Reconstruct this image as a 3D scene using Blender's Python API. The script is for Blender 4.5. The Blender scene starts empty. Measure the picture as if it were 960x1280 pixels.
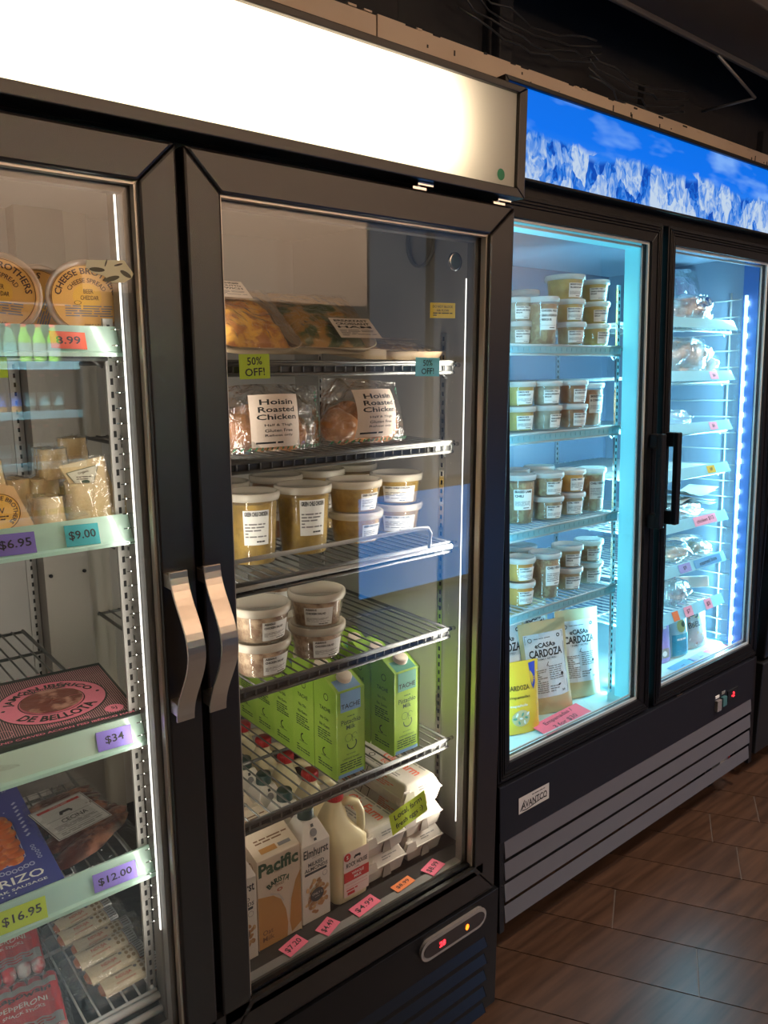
import bpy, math, random
from math import sin, cos, pi, radians as rad
from mathutils import Matrix, Vector
SC = bpy.context.scene
# ---------------------------------------------------------------- camera
cam = bpy.data.objects.new('camera', bpy.data.cameras.new('camera'))
SC.collection.objects.link(cam); SC.camera = cam
cam.data.sensor_fit = 'VERTICAL'; cam.data.sensor_height = 36; cam.data.lens = 961 * 36 / 1280
cam.data.clip_start = .02
cam.location = (0, -1, 1.5)
cam.rotation_euler = (rad(90 - 10.999), 0, rad(-39.6155))
# ---------------------------------------------------------------- world, exposure
W = bpy.data.worlds.new('world'); SC.world = W; W.use_nodes = True
W.node_tree.nodes['Background'].inputs[0].default_value = (.55, .7, 1, 1)
W.node_tree.nodes['Background'].inputs[1].default_value = .35
SC.view_settings.view_transform = 'Standard'; SC.view_settings.look = 'None'
SC.view_settings.gamma = 1; SC.view_settings.use_curve_mapping = False
SC.view_settings.exposure = 0.0
SC.cycles.transparent_max_bounces = 40; SC.cycles.max_bounces = 10
SC.cycles.glossy_bounces = 5; SC.cycles.sample_clamp_indirect = 6

def area(name, loc, direction, sx, sy, power, col, spread=180):
    l = bpy.data.lights.new(name, 'AREA'); l.shape = 'RECTANGLE'; l.size = sx; l.size_y = sy
    l.energy = power; l.color = col; l.spread = rad(spread)
    o = bpy.data.objects.new(name, l); SC.collection.objects.link(o)
    d = Vector(direction).normalized()
    # local Y of the lamp kept vertical where possible
    z = -d; up = Vector((0, 0, 1)) if abs(d.z) < .9 else Vector((0, 1, 0))
    x = up.cross(z).normalized(); y = z.cross(x)
    m = Matrix((x, y, z)).transposed().to_4x4(); m.translation = Vector(loc)
    o.matrix_world = m
    return o
def spot(name, loc, target, power, col, angle=70, blend=.6, r=.05):
    l = bpy.data.lights.new(name, 'SPOT'); l.energy = power; l.color = col
    l.spot_size = rad(angle); l.spot_blend = blend; l.shadow_soft_size = r
    o = bpy.data.objects.new(name, l); SC.collection.objects.link(o)
    o.location = loc; o.rotation_euler = (Vector(target) - Vector(loc)).to_track_quat('-Z', 'Y').to_euler()
    return o
WARM = (1, .72, .48); COOL = (.27, .76, 1.0); NEUT = (1, .95, .86)
# daylight through the shop window behind the viewer
# added unseen spots: wash the opposite wall, light the floor and fronts
for x_ in (.4, 1.9, 3.4, 5.0): spot('added_spot', (x_, -2.2, 3.0), (x_ + .1, -3.5, 2.75), 260, (1, .74, .54), 115)
spot('added_spot', (2.6, -1.3, 3.05), (2.5, .1, 0), 190, (1, .80, .62), 70)
spot('added_spot', (4.4, -1.5, 3.05), (3.6, -.6, 0), 150, (.9, .9, 1), 80)
spot('added_spot', (0.2, -1.7, 3.05), (.5, 0, 1.2), 12, WARM, 90)
spot('added_spot', (2.0, -.9, 2.6), (2.2, .95, 2.45), 20, WARM, 110)

# ---------------------------------------------------------------- materials
_M = {}
def mat(name, col=(.8, .8, .8), rough=.5, metal=0, noise=None, bump=None, emit=None, coat=0, spec=.5, sub=0):
    if name in _M: return _M[name]
    m = bpy.data.materials.new(name); m.use_nodes = True; nt = m.node_tree; N = nt.nodes; L = nt.links
    b = N['Principled BSDF']
    b.inputs['Base Color'].default_value = (*col, 1); b.inputs['Roughness'].default_value = rough
    b.inputs['Metallic'].default_value = metal; b.inputs['Specular IOR Level'].default_value = spec
    b.inputs['Coat Weight'].default_value = coat; b.inputs['Coat Roughness'].default_value = .1
    if emit:
        b.inputs['Emission Color'].default_value = (*emit[0], 1); b.inputs['Emission Strength'].default_value = emit[1]
    tc = N.new('ShaderNodeTexCoord')
    if noise:
        scale, col2, lo, hi = noise[:4]
        n = N.new('ShaderNodeTexNoise'); n.inputs['Scale'].default_value = scale; n.inputs['Detail'].default_value = 5
        mp = N.new('ShaderNodeMapping')
        if len(noise) > 4: mp.inputs['Scale'].default_value = noise[4]
        L.new(tc.outputs['Object'], mp.inputs[0]); L.new(mp.outputs[0], n.inputs['Vector'])
        r = N.new('ShaderNodeValToRGB'); r.color_ramp.elements[0].position = lo; r.color_ramp.elements[1].position = hi
        r.color_ramp.elements[0].color = (*col, 1); r.color_ramp.elements[1].color = (*col2, 1)
        L.new(n.outputs['Fac'], r.inputs[0]); L.new(r.outputs[0], b.inputs['Base Color'])
    if bump:
        n = N.new('ShaderNodeTexNoise'); n.inputs['Scale'].default_value = bump[0]; n.inputs['Detail'].default_value = 3
        L.new(tc.outputs['Object'], n.inputs['Vector'])
        bp = N.new('ShaderNodeBump'); bp.inputs['Strength'].default_value = bump[1]; bp.inputs['Distance'].default_value = bump[2] if len(bump) > 2 else .001
        L.new(n.outputs['Fac'], bp.inputs['Height']); L.new(bp.outputs[0], b.inputs['Normal'])
    _M[name] = m; return m
def clear(name, col=(1, 1, 1), film=(.8, .8, .8), haze=.1, gloss=1.0, rough=.03, crinkle=None, ior=1.45, gcol=(1, 1, 1), tl_share=.4):
    """see-through sheet: transparent + a share of diffuse haze + Fresnel gloss"""
    if name in _M: return _M[name]
    m = bpy.data.materials.new(name); m.use_nodes = True; nt = m.node_tree; N = nt.nodes; L = nt.links
    for n in list(N): N.remove(n)
    out = N.new('ShaderNodeOutputMaterial'); t = N.new('ShaderNodeBsdfTransparent'); t.inputs[0].default_value = (*col, 1)
    d = N.new('ShaderNodeBsdfDiffuse'); d.inputs[0].default_value = (*film, 1)
    tl = N.new('ShaderNodeBsdfTranslucent'); tl.inputs[0].default_value = (*film, 1)
    dd = N.new('ShaderNodeMixShader'); dd.inputs[0].default_value = tl_share; L.new(d.outputs[0], dd.inputs[1]); L.new(tl.outputs[0], dd.inputs[2])
    g = N.new('ShaderNodeBsdfGlossy'); g.inputs[0].default_value = (*gcol, 1); g.inputs['Roughness'].default_value = rough
    f = N.new('ShaderNodeLayerWeight'); f.inputs[0].default_value = .5
    pw = N.new('ShaderNodeMath'); pw.operation = 'POWER'; pw.inputs[1].default_value = 5; L.new(f.outputs['Facing'], pw.inputs[0])
    f0 = ((ior - 1) / (ior + 1)) ** 2
    ma = N.new('ShaderNodeMath'); ma.operation = 'MULTIPLY_ADD'; ma.inputs[1].default_value = 1 - f0; ma.inputs[2].default_value = f0; L.new(pw.outputs[0], ma.inputs[0])
    mu = N.new('ShaderNodeMath'); mu.operation = 'MULTIPLY'; mu.inputs[1].default_value = gloss; mu.use_clamp = True; L.new(ma.outputs[0], mu.inputs[0])
    a = N.new('ShaderNodeMixShader'); a.inputs[0].default_value = haze; L.new(t.outputs[0], a.inputs[1]); L.new(dd.outputs[0], a.inputs[2])
    b = N.new('ShaderNodeMixShader'); L.new(mu.outputs[0], b.inputs[0]); L.new(a.outputs[0], b.inputs[1]); L.new(g.outputs[0], b.inputs[2])
    L.new(b.outputs[0], out.inputs[0])
    if crinkle:
        tc = N.new('ShaderNodeTexCoord'); n = N.new('ShaderNodeTexNoise'); n.inputs['Scale'].default_value = crinkle[0]; n.inputs['Detail'].default_value = 2
        n.inputs['Distortion'].default_value = 1.5
        L.new(tc.outputs['Object'], n.inputs['Vector'])
        bp = N.new('ShaderNodeBump'); bp.inputs['Strength'].default_value = crinkle[1]; bp.inputs['Distance'].default_value = .01
        L.new(n.outputs['Fac'], bp.inputs['Height'])
        L.new(bp.outputs[0], g.inputs['Normal']); L.new(bp.outputs[0], f.inputs['Normal'])
    _M[name] = m; return m

# ---------------------------------------------------------------- mesh builder
_TX = {}
def text_geo(s, bold=0):
    k = (s, bold)
    if k not in _TX:
        c = bpy.data.curves.new('t', 'FONT'); c.body = s; c.size = 1; c.resolution_u = 2; c.offset = bold
        o = bpy.data.objects.new('t', c); me = bpy.data.meshes.new_from_object(o)
        vs = [(v.co.x, v.co.y) for v in me.vertices]; fs = [tuple(p.vertices) for p in me.polygons]
        bpy.data.objects.remove(o); bpy.data.curves.remove(c); bpy.data.meshes.remove(me)
        x0 = min(v[0] for v in vs); x1 = max(v[0] for v in vs); y0 = min(v[1] for v in vs); y1 = max(v[1] for v in vs)
        _TX[k] = ([((x - x0) / (x1 - x0), (y - y0) / (y1 - y0)) for x, y in vs], fs, (x1 - x0) / (y1 - y0))
    return _TX[k]
class MB:
    def __init__(s): s.v = []; s.f = []; s.m = []; s.sm = []; s.mats = []; s.X = None
    def mi(s, m):
        if m not in s.mats: s.mats.append(m)
        return s.mats.index(m)
    def add(s, vs, fs, m, smooth=False):
        o = len(s.v); k = s.mi(m)
        if s.X is not None: vs = [s.X @ Vector(p) for p in vs]
        s.v += [tuple(p) for p in vs]; s.f += [tuple(i + o for i in f) for f in fs]
        s.m += [k] * len(fs); s.sm += [smooth] * len(fs); return s
    def box(s, x0, x1, y0, y1, z0, z1, m):
        return s.add([(x, y, z) for x in (x0, x1) for y in (y0, y1) for z in (z0, z1)],
                     [(0, 1, 3, 2), (4, 6, 7, 5), (0, 4, 5, 1), (2, 3, 7, 6), (0, 2, 6, 4), (1, 5, 7, 3)], m)
    def prism(s, poly, axis, a, b, m, smooth=False):
        n = len(poly)
        def P(p, t): return {'x': (t, p[0], p[1]), 'y': (p[0], t, p[1]), 'z': (p[0], p[1], t)}[axis]
        fl = [tuple(range(n)), tuple(range(2 * n - 1, n - 1, -1))]
        sd = [(i, (i + 1) % n, (i + 1) % n + n, i + n) for i in range(n)]
        s.add([P(p, a) for p in poly] + [P(p, b) for p in poly], fl, m)
        o = len(s.v) - 2 * n; k = s.mi(m)
        s.f += [tuple(i + o for i in f) for f in sd]; s.m += [k] * n; s.sm += [smooth] * n
        return s
    def tube(s, path, r, m, n=6, closed=False, caps=True):
        P = [Vector(p) for p in path]; k = len(P); vs = []
        pu = None
        for i, p in enumerate(P):
            if closed: d = P[(i + 1) % k] - P[i - 1]
            else: d = P[min(i + 1, k - 1)] - P[max(i - 1, 0)]
            d.normalize()
            if pu is None: u = d.orthogonal().normalized()
            else:
                u = pu - d * pu.dot(d); u = u.normalized() if u.length > 1e-6 else d.orthogonal().normalized()
            pu = u; w = d.cross(u); rr = r[i] if isinstance(r, (list, tuple)) else r
            vs += [p + (u * cos(2 * pi * j / n) + w * sin(2 * pi * j / n)) * rr for j in range(n)]
        fs = []
        for i in range(k if closed else k - 1):
            a = i * n; b = ((i + 1) % k) * n
            fs += [(a + j, a + (j + 1) % n, b + (j + 1) % n, b + j) for j in range(n)]
        if caps and not closed: fs += [tuple(range(n))[::-1], tuple(range((k - 1) * n, k * n))]
        return s.add(vs, fs, m, n > 4)
    def lathe(s, prof, m, n=28, c=(0, 0, 0), axis='z', smooth=True):
        vs = []; 
        for r, z in prof:
            for j in range(n):
                a = 2 * pi * j / n; x, y = r * cos(a), r * sin(a)
                p = {'z': (x, y, z), 'y': (x, z, y), 'x': (z, x, y)}[axis]
                vs.append((p[0] + c[0], p[1] + c[1], p[2] + c[2]))
        fs = [(i * n + j, i * n + (j + 1) % n, (i + 1) * n + (j + 1) % n, (i + 1) * n + j) for i in range(len(prof) - 1) for j in range(n)]
        if prof[0][0] > 1e-6: pass
        return s.add(vs, fs, m, smooth)
    def disc(s, r, z, m, n=28, c=(0, 0, 0), axis='z'):
        return s.lathe([(r, z), (1e-7, z)], m, n, c, axis, False)
    def grid(s, fn, nu, nv, m, smooth=True, wrap=False):
        vs = [fn(i / nu, j / nv) for j in range(nv + 1) for i in range(nu + (0 if wrap else 1))]
        w = nu if wrap else nu + 1
        fs = [(j * w + i, j * w + (i + 1) % w, (j + 1) * w + (i + 1) % w, (j + 1) * w + i) for j in range(nv) for i in range(nu)]
        return s.add(vs, fs, m, smooth)
    def build(s, name, parent=None, bevel=0, seg=2, origin=None, kind=None, sub=0, autosmooth=False):
        me = bpy.data.meshes.new(name); vs = s.v
        o = bpy.data.objects.new(name, me); SC.collection.objects.link(o)
        if origin:
            vs = [(a - origin[0], b - origin[1], c - origin[2]) for a, b, c in vs]; o.location = origin
        me.from_pydata(vs, [], s.f)
        for mm in s.mats: me.materials.append(mm)
        me.polygons.foreach_set('material_index', s.m); me.polygons.foreach_set('use_smooth', s.sm); me.update()
        if parent is not None: o.parent = parent
        if bevel:
            b = o.modifiers.new('b', 'BEVEL'); b.width = bevel; b.segments = seg; b.limit_method = 'ANGLE'; b.angle_limit = rad(40)
        if sub:
            b = o.modifiers.new('s', 'SUBSURF'); b.levels = sub; b.render_levels = sub
        if kind: o['kind'] = kind
        return o
class Art:
    """flat print (patches, lines, lettering) laid on a surface given by fn(u, v, offset)"""
    def __init__(s, mb, fn, step=.02, lift=.0003): s.mb = mb; s.fn = fn; s.k = 1; s.step = step; s.lift = lift
    def rect(s, u0, v0, u1, v1, m, lift=True):
        nu = max(1, min(30, int(abs(u1 - u0) / s.step))); nv = max(1, min(30, int(abs(v1 - v0) / s.step)))
        k = s.k * s.lift
        s.mb.grid(lambda a, b: s.fn(u0 + (u1 - u0) * a, v0 + (v1 - v0) * b, k), nu, nv, m, False)
        if lift: s.k += 1
        return s
    def up(s): s.k += 1; return s
    def poly(s, pts, m):
        s.mb.add([s.fn(u, v, s.k * s.lift) for u, v in pts], [tuple(range(len(pts)))], m); return s
    def ell(s, u, v, ru, rv, m, n=24, rot=0):
        return s.poly([(u + ru * cos(2 * pi * i / n) * cos(rot) - rv * sin(2 * pi * i / n) * sin(rot), v + ru * cos(2 * pi * i / n) * sin(rot) + rv * sin(2 * pi * i / n) * cos(rot)) for i in range(n)], m)
    def ring(s, u, v, r0, r1, m, n=32, a0=0, a1=2 * pi, ar=1):
        s.mb.grid(lambda a, b: s.fn(u + (r0 + (r1 - r0) * b) * cos(a0 + (a1 - a0) * a), v + ar * (r0 + (r1 - r0) * b) * sin(a0 + (a1 - a0) * a), s.k * s.lift), n, 1, m, False); return s
    def line(s, pts, w, m):
        for (a, b), (c, d) in zip(pts, pts[1:]):
            L = math.hypot(c - a, d - b) or 1e-9; nx, ny = -(d - b) / L * w / 2, (c - a) / L * w / 2
            s.mb.add([s.fn(p, q, s.k * s.lift) for p, q in ((a + nx, b + ny), (c + nx, d + ny), (c - nx, d - ny), (a - nx, b - ny))], [(0, 1, 2, 3)], m)
        return s
    def text(s, t, u, v, h, m, w=None, bold=.01, al='c', rot=0):
        """text of cap height h with its middle (or left end) at (u, v)"""
        vs, fs, asp = text_geo(t, bold); W = w if w else h * asp
        du = {'c': -.5, 'l': 0, 'r': -1}[al]; c, q = cos(rot), sin(rot)
        def P(a, b):
            x = (a + du) * W; y = (b - .5) * h; return s.fn(u + x * c - y * q, v + x * q + y * c, s.k * s.lift)
        s.mb.add([P(a, b) for a, b in vs], fs, m); return s
    def arc(s, t, u, v, r, h, m, a_mid=pi / 2, span=None, bold=.01, inward=False, ar=1):
        vs, fs, asp = text_geo(t, bold); W = span if span else h * asp / r
        def P(a, b):
            if not inward: th = a_mid + W / 2 - a * W; rr = r + (b - .5) * h
            else: th = a_mid - W / 2 + a * W; rr = r - (b - .5) * h
            return s.fn(u + rr * cos(th), v + ar * rr * sin(th), s.k * s.lift)
        s.mb.add([P(a, b) for a, b in vs], fs, m); return s
    def micro(s, u0, v0, u1, v1, rows, m, seed=1, fill=.45, cuts=3):
        """rows of print too small to read: broken thin bars"""
        R = random.Random(seed); dv = (v1 - v0) / rows
        for i in range(rows):
            a = u0; v = v0 + (i + .5) * dv
            while a < u1 - .1 * (u1 - u0):
                b = min(u1, a + (u1 - u0) * R.uniform(.12, .4))
                s.rect(a, v - dv * fill / 2, b, v + dv * fill / 2, m, False); a = b + (u1 - u0) * .04
                if R.random() < .12: break
        return s
def flat(origin, U, V):
    o, U, V = Vector(origin), Vector(U).normalized(), Vector(V).normalized(); n = U.cross(V)
    return lambda u, v, k=0: o + U * u + V * v + n * k
def cyl(r0, r1, h, phi=0, base=0):
    """label map on a tapered cup: u is arc length, v height; phi = 0 faces -Y"""
    def f(u, v, k=0):
        r = r0 + (r1 - r0) * max(0, min(1, (v - base) / h)) + k; a = -pi / 2 + phi + u / ((r0 + r1) / 2)
        return Vector((r * cos(a), r * sin(a), v))
    return f
# ---------------------------------------------------------------- things
def thing(name, label, cat, M=None, group=None):
    o = bpy.data.objects.new(name, None); SC.collection.objects.link(o)
    o.empty_display_size = .02
    if M is not None: o.matrix_world = M
    o['label'] = label; o['category'] = cat
    if group: o['group'] = group
    return o
def tag(o, label, cat, group=None, M=None):
    o['label'] = label; o['category'] = cat
    if group: o['group'] = group
    if M is not None: o.matrix_world = M
    return o
def copy_tree(o, M=None, label=None, parent=None):
    c = o.copy(); SC.collection.objects.link(c)
    if parent is not None: c.parent = parent
    for ch in list(o.children): copy_tree(ch, parent=c)
    if M is not None: c.matrix_world = M
    if label: c['label'] = label
    return c
def TR(x, y, z, rz=0, rx=0, ry=0, s=1):
    return Matrix.Translation((x, y, z)) @ Matrix.Rotation(rz, 4, 'Z') @ Matrix.Rotation(rx, 4, 'X') @ Matrix.Rotation(ry, 4, 'Y') @ Matrix.Scale(s, 4)
M2 = Matrix.Translation((1.285, .104, .115)) @ Matrix.Rotation(-.04, 4, 'X')   # the second cooler leans back a little
# ================================================================ shared materials
blk = mat('black powder coat', (.013, .010, .009), .34, 0, bump=(900, .35, .0006), spec=.75)
blk2 = mat('black satin metal', (.008, .008, .010), .36, 0, spec=.28)
deep = mat('black recess', (.004, .004, .005), .6)
liner = mat('pale liner', (.43, .41, .38), .42, 0)
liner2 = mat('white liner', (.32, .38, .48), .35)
chrome = mat('chrome', (.75, .75, .74), .18, 1)
steel = mat('brushed steel', (.62, .57, .52), .32, 1, bump=(60, .1))
dsteel = mat('dull stainless', (.30, .27, .24), .45, .6)
wire = mat('dark wire', (.14, .14, .135), .35, .5)
wirew = mat('white wire', (.62, .63, .62), .35)
gask = mat('grey gasket', (.20, .19, .18), .5)
mint = clear('mint plastic', (.75, .92, .85), (.74, .93, .84), .88, 1, .15, tl_share=.6)
glass = clear('door glass', (.97, .98, .98), (1, 1, 1), .0, 1.1, .0, ior=1.5)
led = mat('led diode', (1, 1, 1), emit=((.85, .95, 1), 12))
ledw = mat('led cover', (.9, .9, .9), .3, emit=((1, .97, .90), 1.6))
ink = mat('black ink', (.012, .012, .014), .6)
white = mat('white paper', (.80, .79, .75), .6)
# ================================================================ room
def plain(name, boxes, m, kind='structure', bevel=0):
    mb = MB()
    for b in boxes: mb.box(*b, m)
    return mb.build(name, kind=kind, bevel=bevel)
cream = mat('cream painted wall', (.62, .50, .39), .7, noise=(3, (.55, .43, .33), .35, .75), bump=(25, .2, .002))
blackp = mat('black painted ceiling', (.010, .011, .016), .75, noise=(2.2, (.020, .018, .018), .4, .7), bump=(9, .5, .01))
brownp = mat('dark timber', (.11, .098, .092), .65, noise=(2, (.08, .07, .068), .3, .7), bump=(7, .3, .004))
tanw = mat('tan wall', (.50, .42, .34), .8)
mb = MB()
mb.box(-3, 1.60, .97, 1.05, 0, 2.518, cream); mb.box(1.606, 2.9, .97, 1.05, 0, 2.524, cream); mb.box(2.9, 7, .97, 1.05, 0, 2.531, cream)
for i in range(26):   # broken plaster along the top of the boards
    R = random.Random(i); x = R.uniform(.9, 4.5); mb.box(x, x + R.uniform(.01, .04), .967, 1.0, 2.520, 2.524 + R.uniform(0, .003), blackp if i % 3 else cream)
for i in range(14):
    R = random.Random(50 + i); x = R.uniform(1.7, 4.2); mb.box(x, x + .006, .9685, .97, 2.47 + R.uniform(0, .03), 2.478 + R.uniform(0, .03), ink)
mb.build('wall_back', kind='structure')
mb = MB(); mb.box(-3, 7, 1.25, 1.33, 2.3, 3.5, blackp)
for x in (-1.2, .9, 2.35, 3.4, 4.6): mb.box(x, x + 1.0, 1.21, 1.26, 2.4, 2.82 + .05 * sin(x * 5), blackp)
mb.box(2.36, 2.44, 1.17, 1.22, 2.4, 3.4, blackp)
mb.build('wall_back_upper', kind='structure', bevel=.01)
plain('ceiling', [(-3, 7, -3.6, 1.3, 3.4, 3.5)], blackp)
mb = MB(); mb.box(-3, 7, .60, .92, 2.85, 3.15, brownp); mb.box(-3, 7, .905, .925, 2.83, 2.86, brownp)
mb.build('ceiling_beam', kind='structure', bevel=.006)
wl = mat('upper shop wall', (.62, .53, .45), .8)
mb = MB()
mb.box(-3, 3.6, -3.6, -3.5, 0, 1.9, mat('dark wainscot', (.012, .011, .011), .8)); mb.box(5.6, 7, -3.6, -3.5, 0, 1.9, tanw)
mb.box(3.6, 5.6, -3.6, -3.5, 0, .5, tanw); mb.box(-3, 3.6, -3.6, -3.5, 1.9, 3.4, wl); mb.box(5.6, 7, -3.6, -3.5, 1.9, 3.4, wl); mb.box(3.6, 5.6, -3.6, -3.5, 2.6, 3.4, wl)
mb.build('wall_front', kind='structure')
mb = MB()
for z in (.5, 1.5, 2.55): mb.box(3.6, 5.6, -3.58, -3.53, z, z + .05, blk2)
for x in (3.6, 4.25, 4.9, 5.55): mb.box(x, x + .05, -3.58, -3.53, .5, 2.6, blk2)
mb.build('window_1', kind='structure')
plain('wall_left', [(-3.1, -3, -3.6, 1.3, 0, 3.5)], tanw)
plain('wall_right', [(7, 7.1, -3.6, 1.3, 0, 3.5)], mat('dark side wall', (.12, .10, .09), .7))
# floor of long wood-look planks laid on the slant
def wood(i):
    nm = 'floor plank %d' % i; R = random.Random(i + 5)
    if nm in _M: return _M[nm]
    b = R.uniform(.85, 1.1); c = Vector((.105, .052, .030)) * b
    m = mat(nm, tuple(c), .33, 0, noise=(3.2, tuple(c * .42), .32, .72, (1.1, 16, 1)), bump=(30, .08, .001), spec=.55)
    mp = [n for n in m.node_tree.nodes if n.type == 'MAPPING'][0]
    mp.inputs['Rotation'].default_value = (0, 0, rad(59)); mp.inputs['Location'].default_value = (i * 1.7, i * 2.3, 0)
    return m
grout = mat('floor joint', (.012, .009, .007), .8)
gr2 = mat('pale joint edge', (.16, .13, .11), .7)
D = Vector((.515, -.857, 0)); V_ = Vector((.857, .515, 0)); mb = MB()
offs = {0: -.017, 1: -.086, 2: .068, 3: .256, 4: -.3, 5: .356, -1: .245}
mb.box(-3, 7, -3.5, 1.0, -.05, -.004, grout)
for r in range(-30, 30):
    v0 = 1.83 + (r - .5) * .168 + .0015; v1 = v0 + .165; u0 = offs.get(r, random.Random(r + 99).uniform(-.6, .6))
    for k in range(-5, 6):
        a = u0 + k * 1.2 + .0015; b = a + 1.197
        P = [D * u + V_ * v for u, v in ((a, v0), (b, v0), (b, v1), (a, v1))]
        c = (P[0] + P[2]) / 2
        if not (-2.9 < c.x < 6.8 and -3.8 < c.y < 1.4): continue
        w_ = wood(random.Random(r * 31 + k).randrange(6)); mb.add([p + Vector((0, 0, -.004)) for p in P] + P, [(4, 5, 6, 7)[::-1], (0, 1, 5, 4), (1, 2, 6, 5), (2, 3, 7, 6), (3, 0, 4, 7)], w_)
        e = [D * u + V_ * v + Vector((0, 0, -.0012)) for u, v in ((a - .003, v0), (a, v0), (a, v1), (a - .003, v1))]
        mb.add(e, [(0, 1, 2, 3)], gr2)
fl = mb.build('floor', kind='structure')
# ================================================================ wire shelves
def wire_shelf(x0, x1, y0, y1, z, m, mb=None, step=.021, band=.02, r=.0019, crosses=(.33, .66), pins=True):
    mb = mb or MB(); n = int((x1 - x0) / step)
    for i in range(n + 1):
        x = x0 + (x1 - x0) * i / n
        mb.tube([(x, y1, z), (x, y0 + .002, z), (x, y0, z - .003), (x, y0, z - band)], r, m, 5)
    for t in (0,) + tuple(crosses) + (1,):
        y = y0 + (y1 - y0) * t; mb.tube([(x0 - .003, y, z - .004), (x1 + .003, y, z - .004)], .0034, m, 6)
    mb.tube([(x0 - .004, y0, z - band), (x1 + .004, y0, z - band)], .0034, m, 6)
    mb.tube([(x0 - .004, y0 - .003, z + .0005), (x1 + .004, y0 - .003, z + .0005)], .003, m, 6)
    if m is wire: mb.box(x0, x1, y0 + .003, y0 + .0045, z - band + .001, z - .004, mat('dark shelf lip', (.05, .05, .048), .4, .3))
    for x in (x0, x1): mb.tube([(x, y0, z - .002), (x, y1, z - .002)], .0036, m, 6)
    if pins:
        mb.tube([(x1, y0 + .004, z - .006), (x1 + .022, y0 + .004, z - .006)], .0042, chrome, 8)
        mb.tube([(x1 - .012, y0 + .02, z - band), (x1 + .004, y0 + .02, z - band - .012)], .002, m, 6)
    return mb
def bar_frame(mb, X0, X1, Z0, Z1, x0, x1, z0, z1, y0, y1, m, inner=.008):
    """four mitred bars round an opening; the face slopes slightly towards the glass"""
    O = [(X0, Z0), (X1, Z0), (X1, Z1), (X0, Z1)]; I = [(x0, z0), (x1, z0), (x1, z1), (x0, z1)]
    for i in range(4):
        j = (i + 1) % 4; a, b, c, d = O[i], O[j], I[j], I[i]
        g = .0004; sx = g if i in (0,) else 0
        F = [(a[0], y0 + .002, a[1]), (b[0], y0 + .002, b[1])] 
        vs = [(a[0], y0, a[1]), (b[0], y0, b[1]), (c[0], y0, c[1]), (d[0], y0, d[1]),
              (a[0], y1, a[1]), (b[0], y1, b[1]), (c[0], y1, c[1]), (d[0], y1, d[1])]
        cx = sum(p[0] for p in vs) / 8; cz = sum(p[2] for p in vs) / 8
        vs = [(p[0] + (g if p[0] < cx else -g) * (i % 2 == 0), p[1], p[2] + (g if p[2] < cz else -g) * (i % 2)) for p in vs]
        fs = [(0, 1, 2, 3), (7, 6, 5, 4), (0, 4, 5, 1), (1, 5, 6, 2), (2, 6, 7, 3), (3, 7, 4, 0)]
        mb.add(vs, fs, m)
    return mb
# ================================================================ first cooler
F1 = thing('display_cooler', 'tall black two-door glass cooler with warm lit white sign panel on top', 'fridge', TR(.4815, .4, 0))
O1 = (.4815, .4, 0)
def b1(mb, name, parent=None, **k):
    o = mb.build(name, **k); o.data.transform(Matrix.Translation((-O1[0], -O1[1], 0))); o.parent = parent or F1; return o
XL, XR = -.19, 1.15
mb = MB()
mb.box(XL, XL + .03, .045, .80, .07, 1.95, blk2); mb.box(XR - .02, XR, .045, .80, .07, 1.95, blk2)
mb.box(XL, XR, .775, .80, .07, 1.95, blk2); mb.box(XL, XR, .06, .80, 1.93, 1.95, blk2)
mb.box(XL + .01, XR - .01, .05, .79, .07, .44, blk2); mb.box(XL, XR, .045, .1, 1.765, 1.80, deep)
for x in (XL + .08, XR - .08):
    for y in (.12, .7): mb.box(x - .03, x + .03, y - .03, y + .03, 0, .07, blk2)
b1(mb, 'cabinet_body', bevel=.002)
mb = MB()
mb.box(XL + .03, XL + .045, .06, .775, .44, 1.82, liner); mb.box(1.122, 1.13, .06, .775, .44, 1.82, liner)
mb.box(XL + .03, 1.124, .72, .775, .44, 1.82, liner); mb.box(XL + .03, 1.124, .06, .775, 1.80, 1.82, liner)
mb.box(XL + .03, 1.124, .06, .775, .42, .44, liner)
b1(mb, 'liner')
mb = MB(); mb.box(.448, .541, .665, .72, .44, 1.80, dsteel); mb.box(.541, .592, .68, .72, .44, 1.8, mat('beige duct', (.36, .33, .28), .5))
for z in (.8, 1.055, 1.3, 1.55):
    for x in (.46, .53): mb.lathe([(.0001, .662), (.004, .662), (.004, .666)], blk2, 10, (x, 0, z), 'y')
b1(mb, 'rear_air_duct')
mb = MB(); mb.box(.412, .552, .052, .088, .43, 1.80, mat('mullion grey', (.17, .155, .14), .35, .4))
b1(mb, 'centre_post', bevel=.004)
def pilaster(x, y, z0, z1, w=.014, face='y'):
    mb = MB(); m = chrome if w not in (.0201, .0141) else mat('galvanised strip', (.42, .40, .37), .5, .4)
    if face == 'y': mb.box(x - w / 2, x + w / 2, y, y + .006, z0, z1, m)
    else: mb.box(x, x + .004, y - w / 2, y + w / 2, z0, z1, m)
    z = z0 + .01
    while z < z1 - .01:
        if face == 'y': mb.box(x - .002, x + .002, y - .0006, y, z, z + .009, deep)
        else: mb.box(x - .0006, x, y - .002, y + .002, z, z + .009, deep)
        z += .0185
    return mb
for a in ((.406, .094, .46, 1.56, .0141, 'y'), (.56, .094, .46, 1.5, .014, 'y'), (1.118, .160, .46, 1.56, .014, 'x'), (1.118, .60, .46, 1.56, .016, 'x'), (.436, .716, .46, 1.56, .0201, 'y')):
    b1(pilaster(*a), 'slotted_upright')
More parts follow.
